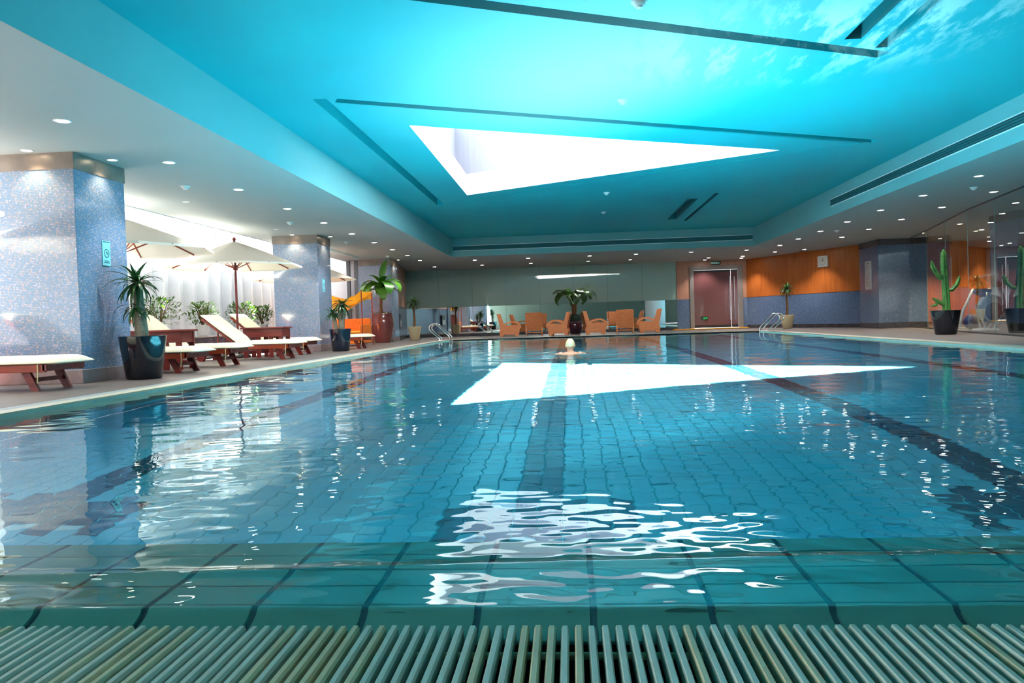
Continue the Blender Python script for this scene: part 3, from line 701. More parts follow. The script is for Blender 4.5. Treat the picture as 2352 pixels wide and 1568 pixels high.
# ------------------------------------------------------------------ furniture materials
plain('cushion', hexc(232, 224, 200), 0.85, 0.05, 5.0, bump=0.05); plain('canvas', hexc(238, 236, 226), 0.85, 0.03, 3.0)
plain('orange_cloth', hexc(240, 160, 50), 0.8, 0.12, 3.0); plain('orange_rattan', hexc(226, 118, 30), 0.6, 0.15, 12.0)
t = NT('canvas_thin'); t.n.remove(t.b)
d_ = t.new('ShaderNodeBsdfDiffuse'); d_.inputs[0].default_value = hexc(240, 238, 228); tl = t.new('ShaderNodeBsdfTranslucent'); tl.inputs[0].default_value = hexc(236, 226, 205); mx = t.new('ShaderNodeMixShader'); mx.inputs[0].default_value = 0.3
t.link(d_.outputs[0], mx.inputs[1]); t.link(tl.outputs[0], mx.inputs[2]); t.link(mx.outputs[0], t.out.inputs[0])
t = NT('orange_sheer'); t.n.remove(t.b)
d_ = t.new('ShaderNodeBsdfDiffuse'); d_.inputs[0].default_value = hexc(245, 178, 70); tl = t.new('ShaderNodeBsdfTranslucent'); tl.inputs[0].default_value = hexc(250, 180, 50); mx = t.new('ShaderNodeMixShader'); mx.inputs[0].default_value = 0.5
t.link(d_.outputs[0], mx.inputs[1]); t.link(tl.outputs[0], mx.inputs[2]); t.link(mx.outputs[0], t.out.inputs[0])
plain('rope', hexc(220, 205, 150), 0.8); plain('rubber', (0.02, 0.02, 0.02, 1), 0.6)

# ------------------------------------------------------------------ sun loungers (x towards the pool, origin at the hinge)
def lounger(label, loc, foot=1.12, back=0.85, ang=0.66, rz=0.0):
    t = thing('sun_lounger', label, 'sun lounger', (loc[0], loc[1], 0), rz, 'teak sun loungers along the window deck'); W2 = 0.31
    for s in (-1, 1):
        MB().cbox(-0.85, foot - 0.10, s * W2 - 0.018, s * W2 + 0.018, 0.205, 0.285, 0.004).build('side_rail', 'teak_red', t)
        # splayed legs: flat planks leaning outward
        for xt, xb in ((foot - 0.38, foot - 0.25), (-0.62, -0.72)):
            MB().prism([(xt - 0.05, 0.26), (xt + 0.05, 0.26), (xb + 0.045, 0.0), (xb - 0.04, 0.0)], 'y', s * (W2 - 0.045) - 0.02, s * (W2 - 0.045) + 0.02).build('leg', 'teak_dark', t)
        MB().bar((0, s * (W2 - 0.05), 0.275), (-back * math.cos(ang), s * (W2 - 0.05), 0.275 + back * math.sin(ang)), 0.035, 0.05, (0, 1, 0)).build('back_rail', 'teak_red', t)
    MB().bar((foot - 0.30, -W2 + 0.05, 0.12), (foot - 0.30, W2 - 0.05, 0.12), 0.03, 0.045).build('stretcher', 'teak_dark', t)
    MB().bar((-0.66, -W2 + 0.05, 0.12), (-0.66, W2 - 0.05, 0.12), 0.03, 0.045).build('stretcher', 'teak_dark', t)
    MB().cbox(foot - 0.13, foot - 0.08, -W2 - 0.018, W2 + 0.018, 0.215, 0.285, 0.004).build('end_rail', 'teak_dark', t)
    for k in range(8):
        x = 0.05 + k * (foot - 0.2) / 8; MB().box(x, x + 0.07, -W2 + 0.02, W2 - 0.02, 0.265, 0.283).build('slat', 'teak_red', t)
    # prop for the backrest
    for s in (-1, 1): MB().bar((-0.42, s * 0.2, 0.25), (-back * 0.62 * math.cos(ang), s * 0.2, 0.26 + back * 0.62 * math.sin(ang)), 0.025, 0.025, (0, 1, 0)).build('prop', 'teak_red', t)
    MB().bar((-back * math.cos(ang), -W2 + 0.03, 0.275 + back * math.sin(ang)), (-back * math.cos(ang), W2 - 0.03, 0.275 + back * math.sin(ang)), 0.05, 0.035).build('head_rail', 'teak_red', t)
    def pad(x0, x1, hw, th):
        bm = bmesh.new(); bmesh.ops.create_grid(bm, x_segments=16, y_segments=8, size=1)
        vs = []; fs = []
        for v in bm.verts:
            px, py = v.co.x, v.co.y; e = 1 - max(abs(px) ** 10, abs(py) ** 10) * 0.75; e *= 1 - 0.10 * math.exp(-((px) / 0.05) ** 2)
            vs.append(((x0 + x1) / 2 + px * (x1 - x0) / 2, py * hw, th * e))
        n = len(vs); fs = [tuple(v.index for v in f.verts) for f in bm.faces]; bs = [(x, y, 0.0 if z > 0.3 * th else 0.012) for x, y, z in vs]
        out = vs + bs; F = list(fs) + [tuple(i + n for i in f[::-1]) for f in fs]
        for e in bm.edges:
            if len(e.link_faces) == 1:
                a, b = e.verts[0].index, e.verts[1].index; F.append((a, b, b + n, a + n))
        bm.free(); return out, F
    v, f = pad(-0.03, foot + 0.03, W2 + 0.025, 0.092); m = MB(); m.add([(x, y, z + 0.284) for x, y, z in v], f, True); m.build('seat_cushion', 'cushion', t)
    v, f = pad(0.0, back + 0.05, W2 + 0.02, 0.085); M = Matrix.Translation((0.01, 0, 0.315)) @ Matrix.Rotation(ang, 4, 'Y') @ Matrix.Rotation(PI, 4, 'Z')
    m = MB(); m.add([M @ Vector(p) for p in v], f, True); m.build('back_cushion', 'cushion', t)
    # cushion ties hanging at the foot corner
    m = MB(); m.tube([(foot - 0.17, -W2 - 0.03, 0.29), (foot - 0.165, -W2 - 0.04, 0.18), (foot - 0.18, -W2 - 0.03, 0.09)], 0.006, 5); m.build('cushion_tie', 'rope', t)
    for s in (-1, 1): MB().tube([(-0.70, s * 0.335, 0.075), (-0.70, s * 0.365, 0.075)], 0.075, 14).build('wheel', 'teak_dark', t)
    return t
lounger('teak lounger with cream cushion in front of the column with the black yucca pot', (-6.58, 8.2))
lounger('teak lounger with cream cushion right behind the black yucca pot', (-6.42, 10.95))
lounger('teak lounger with cream cushion between side table and white potted bush', (-6.50, 12.55))
lounger('teak lounger with cream cushion on the pool side of the open umbrella pole', (-6.31, 14.70))
lounger('teak lounger with cream cushion beside the column after the open umbrella', (-6.66, 16.75), 1.10, 0.88, 0.70)
lounger('teak lounger with cream cushion behind the two-stem yucca pot', (-6.28, 20.0))

# ------------------------------------------------------------------ side tables
def side_table(label, x0, x1, yc):
    t = thing('side_table', label, 'table', ((x0 + x1) / 2, yc, 0), 0, 'dark red side tables between loungers'); hx, hy, H = (x1 - x0) / 2, 0.27, 0.62
    for k in range(6):
        w = 2 * hy / 6; MB().cbox(-hx, hx, -hy + k * w + 0.003, -hy + (k + 1) * w - 0.003, H - 0.03, H, 0.003).build('top_slat', 'teak_dark', t)
    for s in (-1, 1):
        MB().cbox(-hx + 0.04, hx - 0.04, s * (hy - 0.05) - 0.012, s * (hy - 0.05) + 0.012, H - 0.20, H - 0.03, 0.003).build('apron', 'teak_dark', t)
        MB().cbox(s * (hx - 0.06) - 0.012, s * (hx - 0.06) + 0.012, -hy + 0.06, hy - 0.06, H - 0.20, H - 0.03, 0.003).build('apron', 'teak_dark', t)
        for x in (-hx + 0.08, -0.10, 0.16, hx - 0.08):
            MB().cbox(x - 0.045, x + 0.045, s * (hy - 0.07) - 0.015, s * (hy - 0.07) + 0.015, 0, H - 0.03, 0.003).build('leg', 'teak_dark', t)
    MB().cbox(-hx + 0.06, hx - 0.06, -0.03, 0.03, 0.10, 0.14, 0.003).build('stretcher', 'teak_dark', t)
side_table('dark red slatted side table behind the black yucca pot', -6.80, -5.90, 11.75)
side_table('dark red slatted side table beside the open umbrella pole', -6.70, -5.80, 15.72)

# ------------------------------------------------------------------ umbrellas
def umbrella(label, x, y, R=1.27, rot=0.2, zr=1.90, za=2.40):
    t = thing('sun_umbrella', label, 'umbrella', (x, y, 0), rot, 'white deck umbrellas')
    MB().tube([(0, 0, 0.05), (0, 0, za + 0.02)], 0.024, 12).build('pole', 'teak_dark', t)
    MB().lathe([(0.0, 0.0), (0.24, 0.0), (0.25, 0.03), (0.20, 0.075), (0.05, 0.09), (0.045, 0.26), (0.0, 0.26)], 20).build('base', 'frame_metal', t)
    MB().lathe([(0.0, 0.0), (0.03, 0.005), (0.036, 0.03), (0.02, 0.055), (0.0, 0.07)], 12, (0, 0, za + 0.02)).build('finial', 'teak_red', t)
    MB().lathe([(0.025, 0), (0.05, 0.01), (0.05, 0.05), (0.075, 0.09), (0.075, 0.10), (0.025, 0.10)], 14, (0, 0, zr - 0.09)).build('runner', 'teak_dark', t)
    N, K = 8, 7; m = MB(); vs = []
    for i in range(K + 1):
        f = i / K; r = R * f
        for k in range(N * 4):
            a = 2 * PI * k / (N * 4); h = math.cos(PI / N) / math.cos(((a + PI / N) % (2 * PI / N)) - PI / N); between = 0.5 - 0.5 * math.cos(a * N)
            z = za - (za - zr) * (f ** 1.10) - 0.035 * between * math.sin(PI * f) + 0.0
            vs.append((r * (h / math.cos(PI / N)) * math.cos(a) * (1 if f > 0 else 0), r * (h / math.cos(PI / N)) * math.sin(a), z))
    n = N * 4; fs = [(i * n + k, i * n + (k + 1) % n, (i + 1) * n + (k + 1) % n, (i + 1) * n + k) for i in range(K) for k in range(n)]
    m.add(vs, fs, True); cn = m.build('canopy', 'canvas_thin', t, fix=False)
    m = MB(); rim = vs[-n:]
    for k in range(n): a, b = rim[k], rim[(k + 1) % n]; m.quad(a, b, (b[0], b[1], b[2] - 0.035), (a[0], a[1], a[2] - 0.035))
    m.build('hem', 'canvas_thin', cn, fix=False)
    for k in range(N):
        a = 2 * PI * k / N; c, s = math.cos(a), math.sin(a); e = (R * 1.0 * c, R * s, zr - 0.012)
        MB().bar((0.04 * c, 0.04 * s, za - 0.03), e, 0.018, 0.022).build('rib', 'teak_red', t)
        MB().bar((0.06 * c, 0.06 * s, zr - 0.04), (R * 0.52 * c, R * 0.52 * s, zr + (za - zr) * 0.44), 0.014, 0.016).build('strut', 'teak_red', t)
umbrella('white umbrella at the lounger before the first column', -7.08, 7.15, 1.27, 0.1)
umbrella('white umbrella shading the side table behind the black yucca pot', -6.98, 11.80, 1.30, 0.3)
umbrella('open white umbrella with red pole standing between two columns', -6.90, 15.80, 1.27, 0.15, 1.91, 2.42)
umbrella('white umbrella near the orange canopy seat behind the second column', -7.15, 20.9, 1.27, 0.1)

# ------------------------------------------------------------------ orange canopy seat
t = thing('canopy_seat', 'orange lounge seat under a draped orange canopy on thin posts', 'canopy seat', (-6.62, 22.7, 0))
MB().cbox(-0.62, 0.62, -0.55, 0.55, 0.06, 0.36, 0.02).build('base', 'orange_rattan', t); MB().cbox(-0.60, 0.60, -0.53, 0.50, 0.36, 0.44, 0.03).build('seat_cushion', 'orange_cloth', t)
MB().cbox(-0.62, 0.62, 0.48, 0.58, 0.30, 0.80, 0.02).build('backrest', 'orange_rattan', t)
for s in (-1, 1): MB().cbox(s * 0.60 - 0.05, s * 0.60 + 0.05, -0.52, 0.5, 0.30, 0.62, 0.02).build('armrest', 'orange_rattan', t)
posts = [(-0.66, -0.58), (0.66, -0.58), (0.66, 0.62), (-0.66, 0.62)]
for (x, y) in posts: MB().tube([(x, y, 0), (x * 1.0, y, 1.62)], 0.017, 8).build('post', 'teak_red', t)
N = 20; m = MB(); vs = []
for j in range(N + 1):
    for i in range(N + 1):
        uu, vv = i / N, j / N; x = -0.68 + 1.36 * uu; y = -0.60 + 1.24 * vv
        sag = 0.24 * math.sin(PI * uu) + 0.16 * math.sin(PI * vv) * math.sin(PI * uu) + 0.02 * math.sin(uu * 31 + vv * 7)
        vs.append((x, y, 1.58 - sag))
fs = [(j * (N + 1) + i, j * (N + 1) + i + 1, (j + 1) * (N + 1) + i + 1, (j + 1) * (N + 1) + i) for j in range(N) for i in range(N)]
m.add(vs, fs, True); cn = m.build('canopy', 'orange_sheer', t, fix=False)
m = MB(); vs = []                      # hanging drape at the back right
for j in range(9):
    for i in range(17):
        uu, vv = i / 16, j / 8; vs.append((-0.66 + 1.32 * uu, 0.62 + 0.03 * math.sin(uu * 40), 1.56 - 0.16 * math.sin(PI * uu) - vv * (0.28 + 0.16 * math.sin(uu * 5.0 + 0.6))))
m.add(vs, [(j * 17 + i, j * 17 + i + 1, (j + 1) * 17 + i + 1, (j + 1) * 17 + i) for j in range(8) for i in range(16)], True); m.build('drape', 'orange_sheer', t, fix=False)

# ------------------------------------------------------------------ wooden armchairs by the mirror (local x = forward)
def armchair(label, x, y, rz):
    t = thing('wooden_armchair', label, 'armchair', (x, y, 0), rz, 'wooden armchairs in front of the mirror')
    side = [(-0.37, 0.0), (-0.28, 0.0), (-0.25, 0.07), (0.17, 0.07), (0.20, 0.0), (0.30, 0.0), (0.33, 0.10), (0.36, 0.30), (0.38, 0.42), (0.30, 0.43), (-0.12, 0.41), (-0.24, 0.46), (-0.36, 0.86), (-0.44, 0.85), (-0.36, 0.48), (-0.34, 0.34), (-0.41, 0.18)]
    for s in (-1, 1):
        MB().prism(side, 'y', s * 0.30 - 0.02, s * 0.30 + 0.02).build('side_panel', 'chair_wood', t)
        arm = [(-0.20, 0.47), (-0.10, 0.50), (0.05, 0.55), (0.20, 0.54), (0.32, 0.48), (0.385, 0.38), (0.39, 0.30)]
        m = MB()
        for a, b in zip(arm[:-1], arm[1:]): m.bar((a[0], s * 0.31, a[1]), (b[0], s * 0.31, b[1]), 0.055, 0.024, (0, 1, 0.001))
        m.build('armrest', 'chair_wood', t)
    for k in range(6):
        f = k / 5.0; MB().cbox(-0.28 + 0.105 * k, -0.19 + 0.105 * k, -0.28, 0.28, 0.30 + 0.012 * k, 0.325 + 0.012 * k, 0.003).build('seat_slat', 'chair_wood', t)
    d = Vector((-0.085, 0, 0.40)).normalized()
    for k in range(6):
        p = Vector((-0.33, 0, 0.20)) + d * (0.115 * k); q = p + d * 0.110
        MB().bar(p + Vector((0, -0.0, 0)), q, 0.60, 0.026, (1, 0, 0)).build('back_slat', 'chair_wood', t)
    MB().bar((-0.36, -0.30, 0.12), (-0.36, 0.30, 0.12), 0.03, 0.035).build('stretcher', 'chair_wood', t)
    return t
armchair('wooden armchair at the lounger end of the row, seen side-on', -2.24, 29.35, 0.05)
armchair('wooden armchair with slatted back to the pool, on the lounger side of the jar plant', -1.36, 29.75, PI / 2 + 0.06)
armchair('wooden armchair backing onto the dark jar plant, facing the lounger side', -0.43, 29.15, PI - 0.10)
armchair('wooden armchair backing onto the dark jar plant, facing the door side', 0.97, 28.85, 0.02)
armchair('wooden armchair with slatted back to the pool, on the door side of the jar plant', 2.05, 29.25, PI / 2 - 0.05)
armchair('wooden armchair at the brown door end of the row, seen side-on', 2.90, 29.15, PI - 0.02)

# ------------------------------------------------------------------ plants
def mk_leaf(name, a, b, rough=0.35, trans=0.25):
    t = NT(name); oi = t.new('ShaderNodeObjectInfo'); geo = t.new('ShaderNodeNewGeometry'); add = t.new('ShaderNodeMath', operation='ADD'); t.link(oi.outputs['Random'], add.inputs[0]); t.link(geo.outputs['Random Per Island'], add.inputs[1])
    fr = t.new('ShaderNodeMath', operation='FRACT'); t.link(add.outputs[0], fr.inputs[0]); c = t.ramp(fr.outputs[0], [(0, a), (1, b)]); t.link(c, t.b.inputs['Base Color']); t.setp(rough=rough)
    if trans > 0:
        tl = t.new('ShaderNodeBsdfTranslucent'); t.link(c, tl.inputs[0]); mx = t.new('ShaderNodeMixShader'); mx.inputs[0].default_value = trans; t.link(t.b.outputs[0], mx.inputs[1]); t.link(tl.outputs[0], mx.inputs[2]); t.link(mx.outputs[0], t.out.inputs[0])
mk_leaf('leaf_yucca', hexc(14, 62, 34), hexc(44, 92, 44)); mk_leaf('leaf_banana', hexc(40, 120, 40), hexc(110, 165, 60), 0.35, 0.3); mk_leaf('leaf_bush', hexc(34, 78, 16), hexc(92, 130, 34), 0.45, 0.25)
mk_leaf('leaf_dark', hexc(20, 66, 36), hexc(70, 110, 40), 0.35, 0.2)
plain('trunk', hexc(122, 116, 100), 0.8, 0.25, 14.0, (1, 1, 4), bump=0.3); plain('trunk_brown', hexc(120, 84, 50), 0.8, 0.3, 12.0, (1, 1, 4), bump=0.3); plain('soil', hexc(50, 38, 28), 0.9, 0.3, 20)
plain('pot_black', (0.004, 0.006, 0.012, 1), 0.10, coat=0.5); plain('pot_navy', (0.006, 0.014, 0.03, 1), 0.10, coat=0.5); plain('pot_brown', hexc(120, 62, 60), 0.16, 0.25, 3.0, coat=0.5); plain('pot_purple', hexc(46, 14, 34), 0.12, coat=0.6); plain('pot_beige', hexc(206, 190, 152), 0.5, 0.05, 4.0); plain('pot_white', hexc(236, 232, 228), 0.5)
t = NT('cactus_skin'); t.setp(rough=0.5); v_ = t.coords('Object'); n_ = noise(t, v_, 9, 4); t.link(t.ramp(n_, [(0.3, hexc(36, 104, 50)), (0.7, hexc(92, 150, 70))]), t.b.inputs['Base Color'])
plain('moss', hexc(16, 40, 30), 0.95, 0.4, 20)

def leaf_mesh(L, W, droop, mat, nseg=7, fold=0.25, tipw=0.0, shape='sword'):
    """leaf along +x, rising first and drooping; midrib fold"""
    m = MB(); vs = []; x = z = 0.0; ang = 0.0
    for i in range(nseg + 1):
        f = i / nseg
        w = {'sword': (0.45 + 0.55 * min(1, f * 5)) * (1 - f ** 3), 'paddle': math.sin(PI * min(1, (f * 0.92 + 0.06))) ** 0.55, 'oval': math.sin(PI * (0.03 + 0.95 * f)) ** 0.8}[shape] * W / 2
        vs += [(x, -w, z + fold * w), (x, 0, z), (x, w, z + fold * w)]
        ang = -droop * f ** 1.3; x += L / nseg * math.cos(ang); z += L / nseg * math.sin(ang)
    fs = []
    for i in range(nseg):
        for k in (0, 1): a = i * 3 + k; fs.append((a, a + 1, a + 4, a + 3))
    m.add(vs, fs, True); return m.mesh('leaf', [mat], fix=False)
def place_leaf(me, parent, p, az, el, roll=0.0, s=1.0, name='leaf'):
    o = link(name, me, parent); o.matrix_local = Matrix.Translation(p) @ Matrix.Rotation(az, 4, 'Z') @ Matrix.Rotation(-el, 4, 'Y') @ Matrix.Rotation(roll, 4, 'X') @ Matrix.Scale(s, 4); return o
def rosette(parent, p, n, L, W, mat, lo=-0.35, hi=1.35, droop=(0.5, 1.3), tilt=None):
    ms = [leaf_mesh(L * f, W, d, mat) for f, d in ((0.8, droop[0]), (0.95, (droop[0] + droop[1]) / 2), (1.05, droop[1]), (0.9, droop[1] * 1.1))]
    for k in range(n):
        f = k / n; el = hi + (lo - hi) * f ** 0.8 + random.uniform(-0.15, 0.15)
        place_leaf(random.choice(ms), parent, p, k * 2.399 + random.uniform(-0.2, 0.2), el, random.uniform(-0.3, 0.3), random.uniform(0.85, 1.1))
def taper_pot(t, mat, r0, r1, h, sq=0.0, rim=0.02, n=28):
    MB().lathe([(0.0, 0.0), (r0 * 0.92, 0.0), (r0, 0.015), (r0 + (r1 - r0) * 0.5, h * 0.5), (r1, h - 0.01), (r1, h), (r1 - rim, h), (r1 - rim - 0.01, h - 0.06)], n, sq=sq).build('pot', mat, t)
    MB().disc(r1 - rim - 0.005, h - 0.05, n).build('soil', 'soil', t, fix=False)

# big yucca in black pot
t = thing('potted_yucca', 'dark green two-tier yucca in a glossy black pot against the first column', 'potted plant', (-5.46, 9.62, 0))
taper_pot(t, 'pot_black', 0.215, 0.285, 0.55)
MB().tube([(0.0, 0, 0.48), (-0.02, 0.0, 0.75), (-0.03, 0, 1.0), (-0.045, 0, 1.24)], [0.085, 0.075, 0.062, 0.05], 12).build('trunk', 'trunk', t)
rosette(t, (-0.05, 0, 1.23), 60, 0.40, 0.050, 'leaf_yucca', -0.8, 1.35, (0.6, 1.6)); rosette(t, (-0.05, -0.02, 0.92), 30, 0.32, 0.046, 'leaf_yucca', -0.8, 0.6, (0.6, 1.5))
# two-stem yucca
t = thing('potted_yucca', 'two-stem yucca in a glossy navy pot beside the second column', 'potted plant', (-5.42, 18.12, 0))
taper_pot(t, 'pot_navy', 0.20, 0.255, 0.53)
MB().tube([(0.03, 0, 0.46), (0.05, 0, 0.8), (0.06, 0, 1.12)], [0.075, 0.07, 0.06], 10).build('trunk', 'trunk', t); MB().tube([(-0.09, 0, 0.46), (-0.12, 0, 0.7), (-0.15, 0, 0.90)], [0.06, 0.05, 0.045], 10).build('trunk', 'trunk', t)
rosette(t, (0.06, 0, 1.10), 46, 0.44, 0.056, 'leaf_yucca', -0.9, 0.9, (0.5, 1.3)); rosette(t, (-0.15, 0, 0.90), 34, 0.32, 0.05, 'leaf_yucca', -0.6, 1.0, (0.5, 1.3))
# banana plant in tall brown jar
t = thing('potted_banana', 'tall banana plant with broad leaves in a shiny reddish brown jar', 'potted plant', (-6.12, 25.2, 0))
MB().lathe([(0.0, 0), (0.235, 0.0), (0.25, 0.02), (0.33, 0.30), (0.385, 0.58), (0.375, 0.78), (0.325, 0.92), (0.335, 0.955), (0.325, 0.97), (0.29, 0.96), (0.28, 0.88)], 36).build('jar', 'pot_brown', t); MB().disc(0.285, 0.90, 24).build('soil', 'soil', t, fix=False)
MB().tube([(-0.02, 0, 0.88), (-0.03, 0, 1.2), (0.0, 0, 1.6), (0.02, 0, 2.1)], [0.055, 0.05, 0.045, 0.03], 10).build('stem', 'trunk_brown', t)
bl = [leaf_mesh(0.92, 0.36, d, 'leaf_banana', 12, 0.20, shape='paddle') for d in (0.4, 1.5, 2.2, 2.7)]
for p, az, el, k, s in (((0.03, 0, 2.06), 0.9, 1.42, 0, 0.74), ((0.0, 0, 1.95), 3.9, 1.15, 1, 0.62), ((0.03, 0, 1.98), 0.05, 0.55, 1, 0.78), ((0, 0, 1.86), 3.2, 0.95, 3, 0.90), ((0, 0, 1.80), 3.75, 0.85, 3, 1.0), ((0, 0, 1.78), 4.25, 0.75, 3, 1.0), ((0, 0, 1.74), 4.9, 0.60, 3, 0.9), ((0, 0, 1.82), 5.5, 0.80, 3, 1.0), ((0, 0, 1.86), 6.0, 0.85, 3, 1.0), ((0, 0, 1.74), 0.3, 0.60, 3, 0.86), ((0, 0, 1.8), 1.9, 0.7, 2, 0.8), ((0.02, 0, 2.0), 5.3, 0.9, 1, 0.66), ((0, 0, 1.72), 3.0, 0.55, 3, 0.85)):
    place_leaf(bl[k], t, (p[0], p[1], p[2] - 0.08), az, el, random.uniform(-0.25, 0.25), s * 1.14)
m = MB()
for k in range(60):
    a = random.uniform(0, 2 * PI); r = 0.29 * math.sqrt(random.random()); b = random.uniform(0, 2 * PI); L = random.uniform(0.05, 0.11)
    p = Vector((r * math.cos(a), r * math.sin(a), 0.91)); q = p + Vector((L * 0.7 * math.cos(b), L * 0.7 * math.sin(b), L)); s = Vector((-math.sin(b), math.cos(b), 0)) * 0.018
    m.quad(p, p + (q - p) * 0.6 - s, q, p + (q - p) * 0.6 + s)
o = m.build('undergrowth', 'leaf_bush', t, fix=False); o['kind'] = 'stuff'
# slim palms in beige square pots
def slim_palm(label, x, y, h, zt):
    t = thing('potted_palm', label, 'potted plant', (x, y, 0), 0.0, 'slim palms in beige pots')
    taper_pot(t, 'pot_beige', 0.155, 0.235, 0.49, 0.55)
    MB().tube([(0.0, 0, 0.42), (0.015, 0, 0.8), (-0.005, 0, 1.05), (0.0, 0, zt)], [0.045, 0.04, 0.036, 0.035], 10).build('trunk', 'trunk_brown', t)
    rosette(t, (0, 0, zt), 52, h, 0.06, 'leaf_dark', -0.7, 1.35, (0.6, 1.5))
slim_palm('slim dark palm in a beige pot at the end of the side wall', -5.50, 27.4, 0.36, 1.33); slim_palm('slim dark palm in a beige pot before the blue mosaic dado', 7.88, 29.0, 0.36, 1.42)
# spathiphyllum-like plant in round dark jar by the mirror
t = thing('potted_plant', 'broad-leaved plant in a round dark purple jar among the armchairs', 'potted plant', (0.20, 30.0, 0))
MB().lathe([(0.0, 0), (0.17, 0.0), (0.20, 0.03), (0.27, 0.22), (0.285, 0.36), (0.25, 0.48), (0.235, 0.52), (0.22, 0.52)], 30).build('jar', 'pot_purple', t)
MB().lathe([(0.0, 0.76), (0.12, 0.755), (0.22, 0.72), (0.27, 0.62), (0.25, 0.52), (0.18, 0.48)], 24).build('moss_collar', 'moss', t)
MB().tube([(0.0, 0, 0.70), (0.0, 0, 1.15)], [0.075, 0.10], 10).build('stem', 'trunk_brown', t)
ll = [leaf_mesh(0.80, 0.36, d, 'leaf_dark', 10, 0.2, shape='paddle') for d in (1.2, 2.0, 2.6)]
for k in range(17):
    az = k * 2.4 + 0.3; el = 1.35 - 0.06 * k + random.uniform(-0.1, 0.1)
    st = Vector((0.10 * math.cos(az), 0.10 * math.sin(az), 1.15)); tip = st + Vector((math.cos(az) * 0.22, math.sin(az) * 0.22, 0.33))
    MB().tube([(0.03 * math.cos(az), 0.03 * math.sin(az), 1.05), tuple(st), tuple(tip)], 0.012, 6).build('leaf_stalk', 'leaf_dark', t); place_leaf(ll[k % 3], t, tuple(tip), az, el * 0.75, random.uniform(-0.3, 0.3), random.uniform(0.8, 1.0))
# cactus
t = thing('potted_cactus', 'tall branching green cactus in a black pot before the glass wall', 'potted plant', (8.19, 17.70, 0))
taper_pot(t, 'pot_black', 0.215, 0.30, 0.53)
def ribbed(m, pts, rad, n=20):
    o = len(m.v); m.tube(pts, rad, n, caps=False)
    for i in range(len(pts)):
        c = Vector(pts[i])
        for k in range(n):
            if k % 4 >= 2: v = Vector(m.v[o + i * n + k]); m.v[o + i * n + k] = tuple(c + (v - c) * 0.68)
    return m
cactus_arms = [([(0.02, 0, 0.46), (0.02, 0, 0.8), (0.0, 0, 1.15), (-0.02, 0, 1.5), (-0.025, 0, 1.78), (-0.025, 0, 1.86)], [0.085, 0.078, 0.07, 0.066, 0.055, 0.012]),
    ([(0.0, 0, 1.22), (-0.10, 0, 1.23), (-0.19, 0, 1.36), (-0.26, 0, 1.50), (-0.28, 0, 1.62)], [0.04, 0.048, 0.05, 0.045, 0.01]),
    ([(0.02, 0, 0.96), (0.14, 0, 0.97), (0.24, 0, 1.08), (0.29, 0, 1.20), (0.305, 0, 1.27)], [0.04, 0.046, 0.048, 0.04, 0.01]),
    ([(0.02, 0, 0.62), (-0.12, -0.03, 0.70), (-0.22, -0.04, 0.76), (-0.30, -0.05, 0.80)], [0.035, 0.04, 0.036, 0.01]),
    ([(-0.16, -0.03, 0.715), (-0.24, -0.06, 0.64), (-0.34, -0.08, 0.63)], [0.03, 0.035, 0.01])]
for k, (p, r) in enumerate(cactus_arms): ribbed(MB(), p, r).build('trunk' if k == 0 else 'arm', 'cactus_skin', t, fix=False)
# bushes in white pots on the ledge
def bush(label, y, h, w, n=420):
    t = thing('potted_bush', label, 'potted plant', (-7.80, y, 0.47), 0.0, 'white potted bushes on the window ledge')
    taper_pot(t, 'pot_white', 0.10, 0.14, 0.24, 0.3, 0.015, 20)
    m = MB(); st = MB()
    for k in range(16):
        a = random.uniform(0, 2 * PI); q = Vector((w * 0.75 * math.cos(a) * random.random(), w * 0.75 * math.sin(a) * random.random(), 0.24 + (h - 0.28) * random.uniform(0.6, 1))); st.tube([(0, 0, 0.18), tuple(q * 0.5 + Vector((0, 0, 0.12))), tuple(q)], 0.006, 4, caps=False)
    for k in range(n):
        a = random.uniform(0, 2 * PI); f = random.random() ** 0.7; r = w * math.sqrt(random.random()) * (0.55 + 0.6 * math.sin(PI * (0.15 + 0.75 * f))); p = Vector((r * math.cos(a), r * math.sin(a), 0.22 + (h - 0.24) * f))
        b = a + random.uniform(-1, 1); el = random.uniform(-0.3, 1.1); d = Vector((math.cos(b) * math.cos(el), math.sin(b) * math.cos(el), math.sin(el))); L = random.uniform(0.07, 0.13); sd = d.cross(Vector((0, 0, 1))).normalized() * L * 0.20; up = Vector((0, 0, -0.01))
        m.add([p, p + d * L * 0.5 + sd, p + d * L + up, p + d * L * 0.5 - sd], [(0, 1, 2, 3)])
    st.build('stems', 'trunk_brown', t, fix=False); o = m.build('foliage', 'leaf_bush', t, fix=False); o['kind'] = 'stuff'
bush('wide green bush in a white pot behind the black yucca', 14.35, 0.78, 0.36); bush('green bush in a white pot left of the red umbrella pole', 16.1, 0.72, 0.27); bush('green bush in a white pot right behind the red umbrella pole', 18.1, 0.74, 0.30); bush('small green bush in a white pot next to the second column', 19.35, 0.70, 0.24)

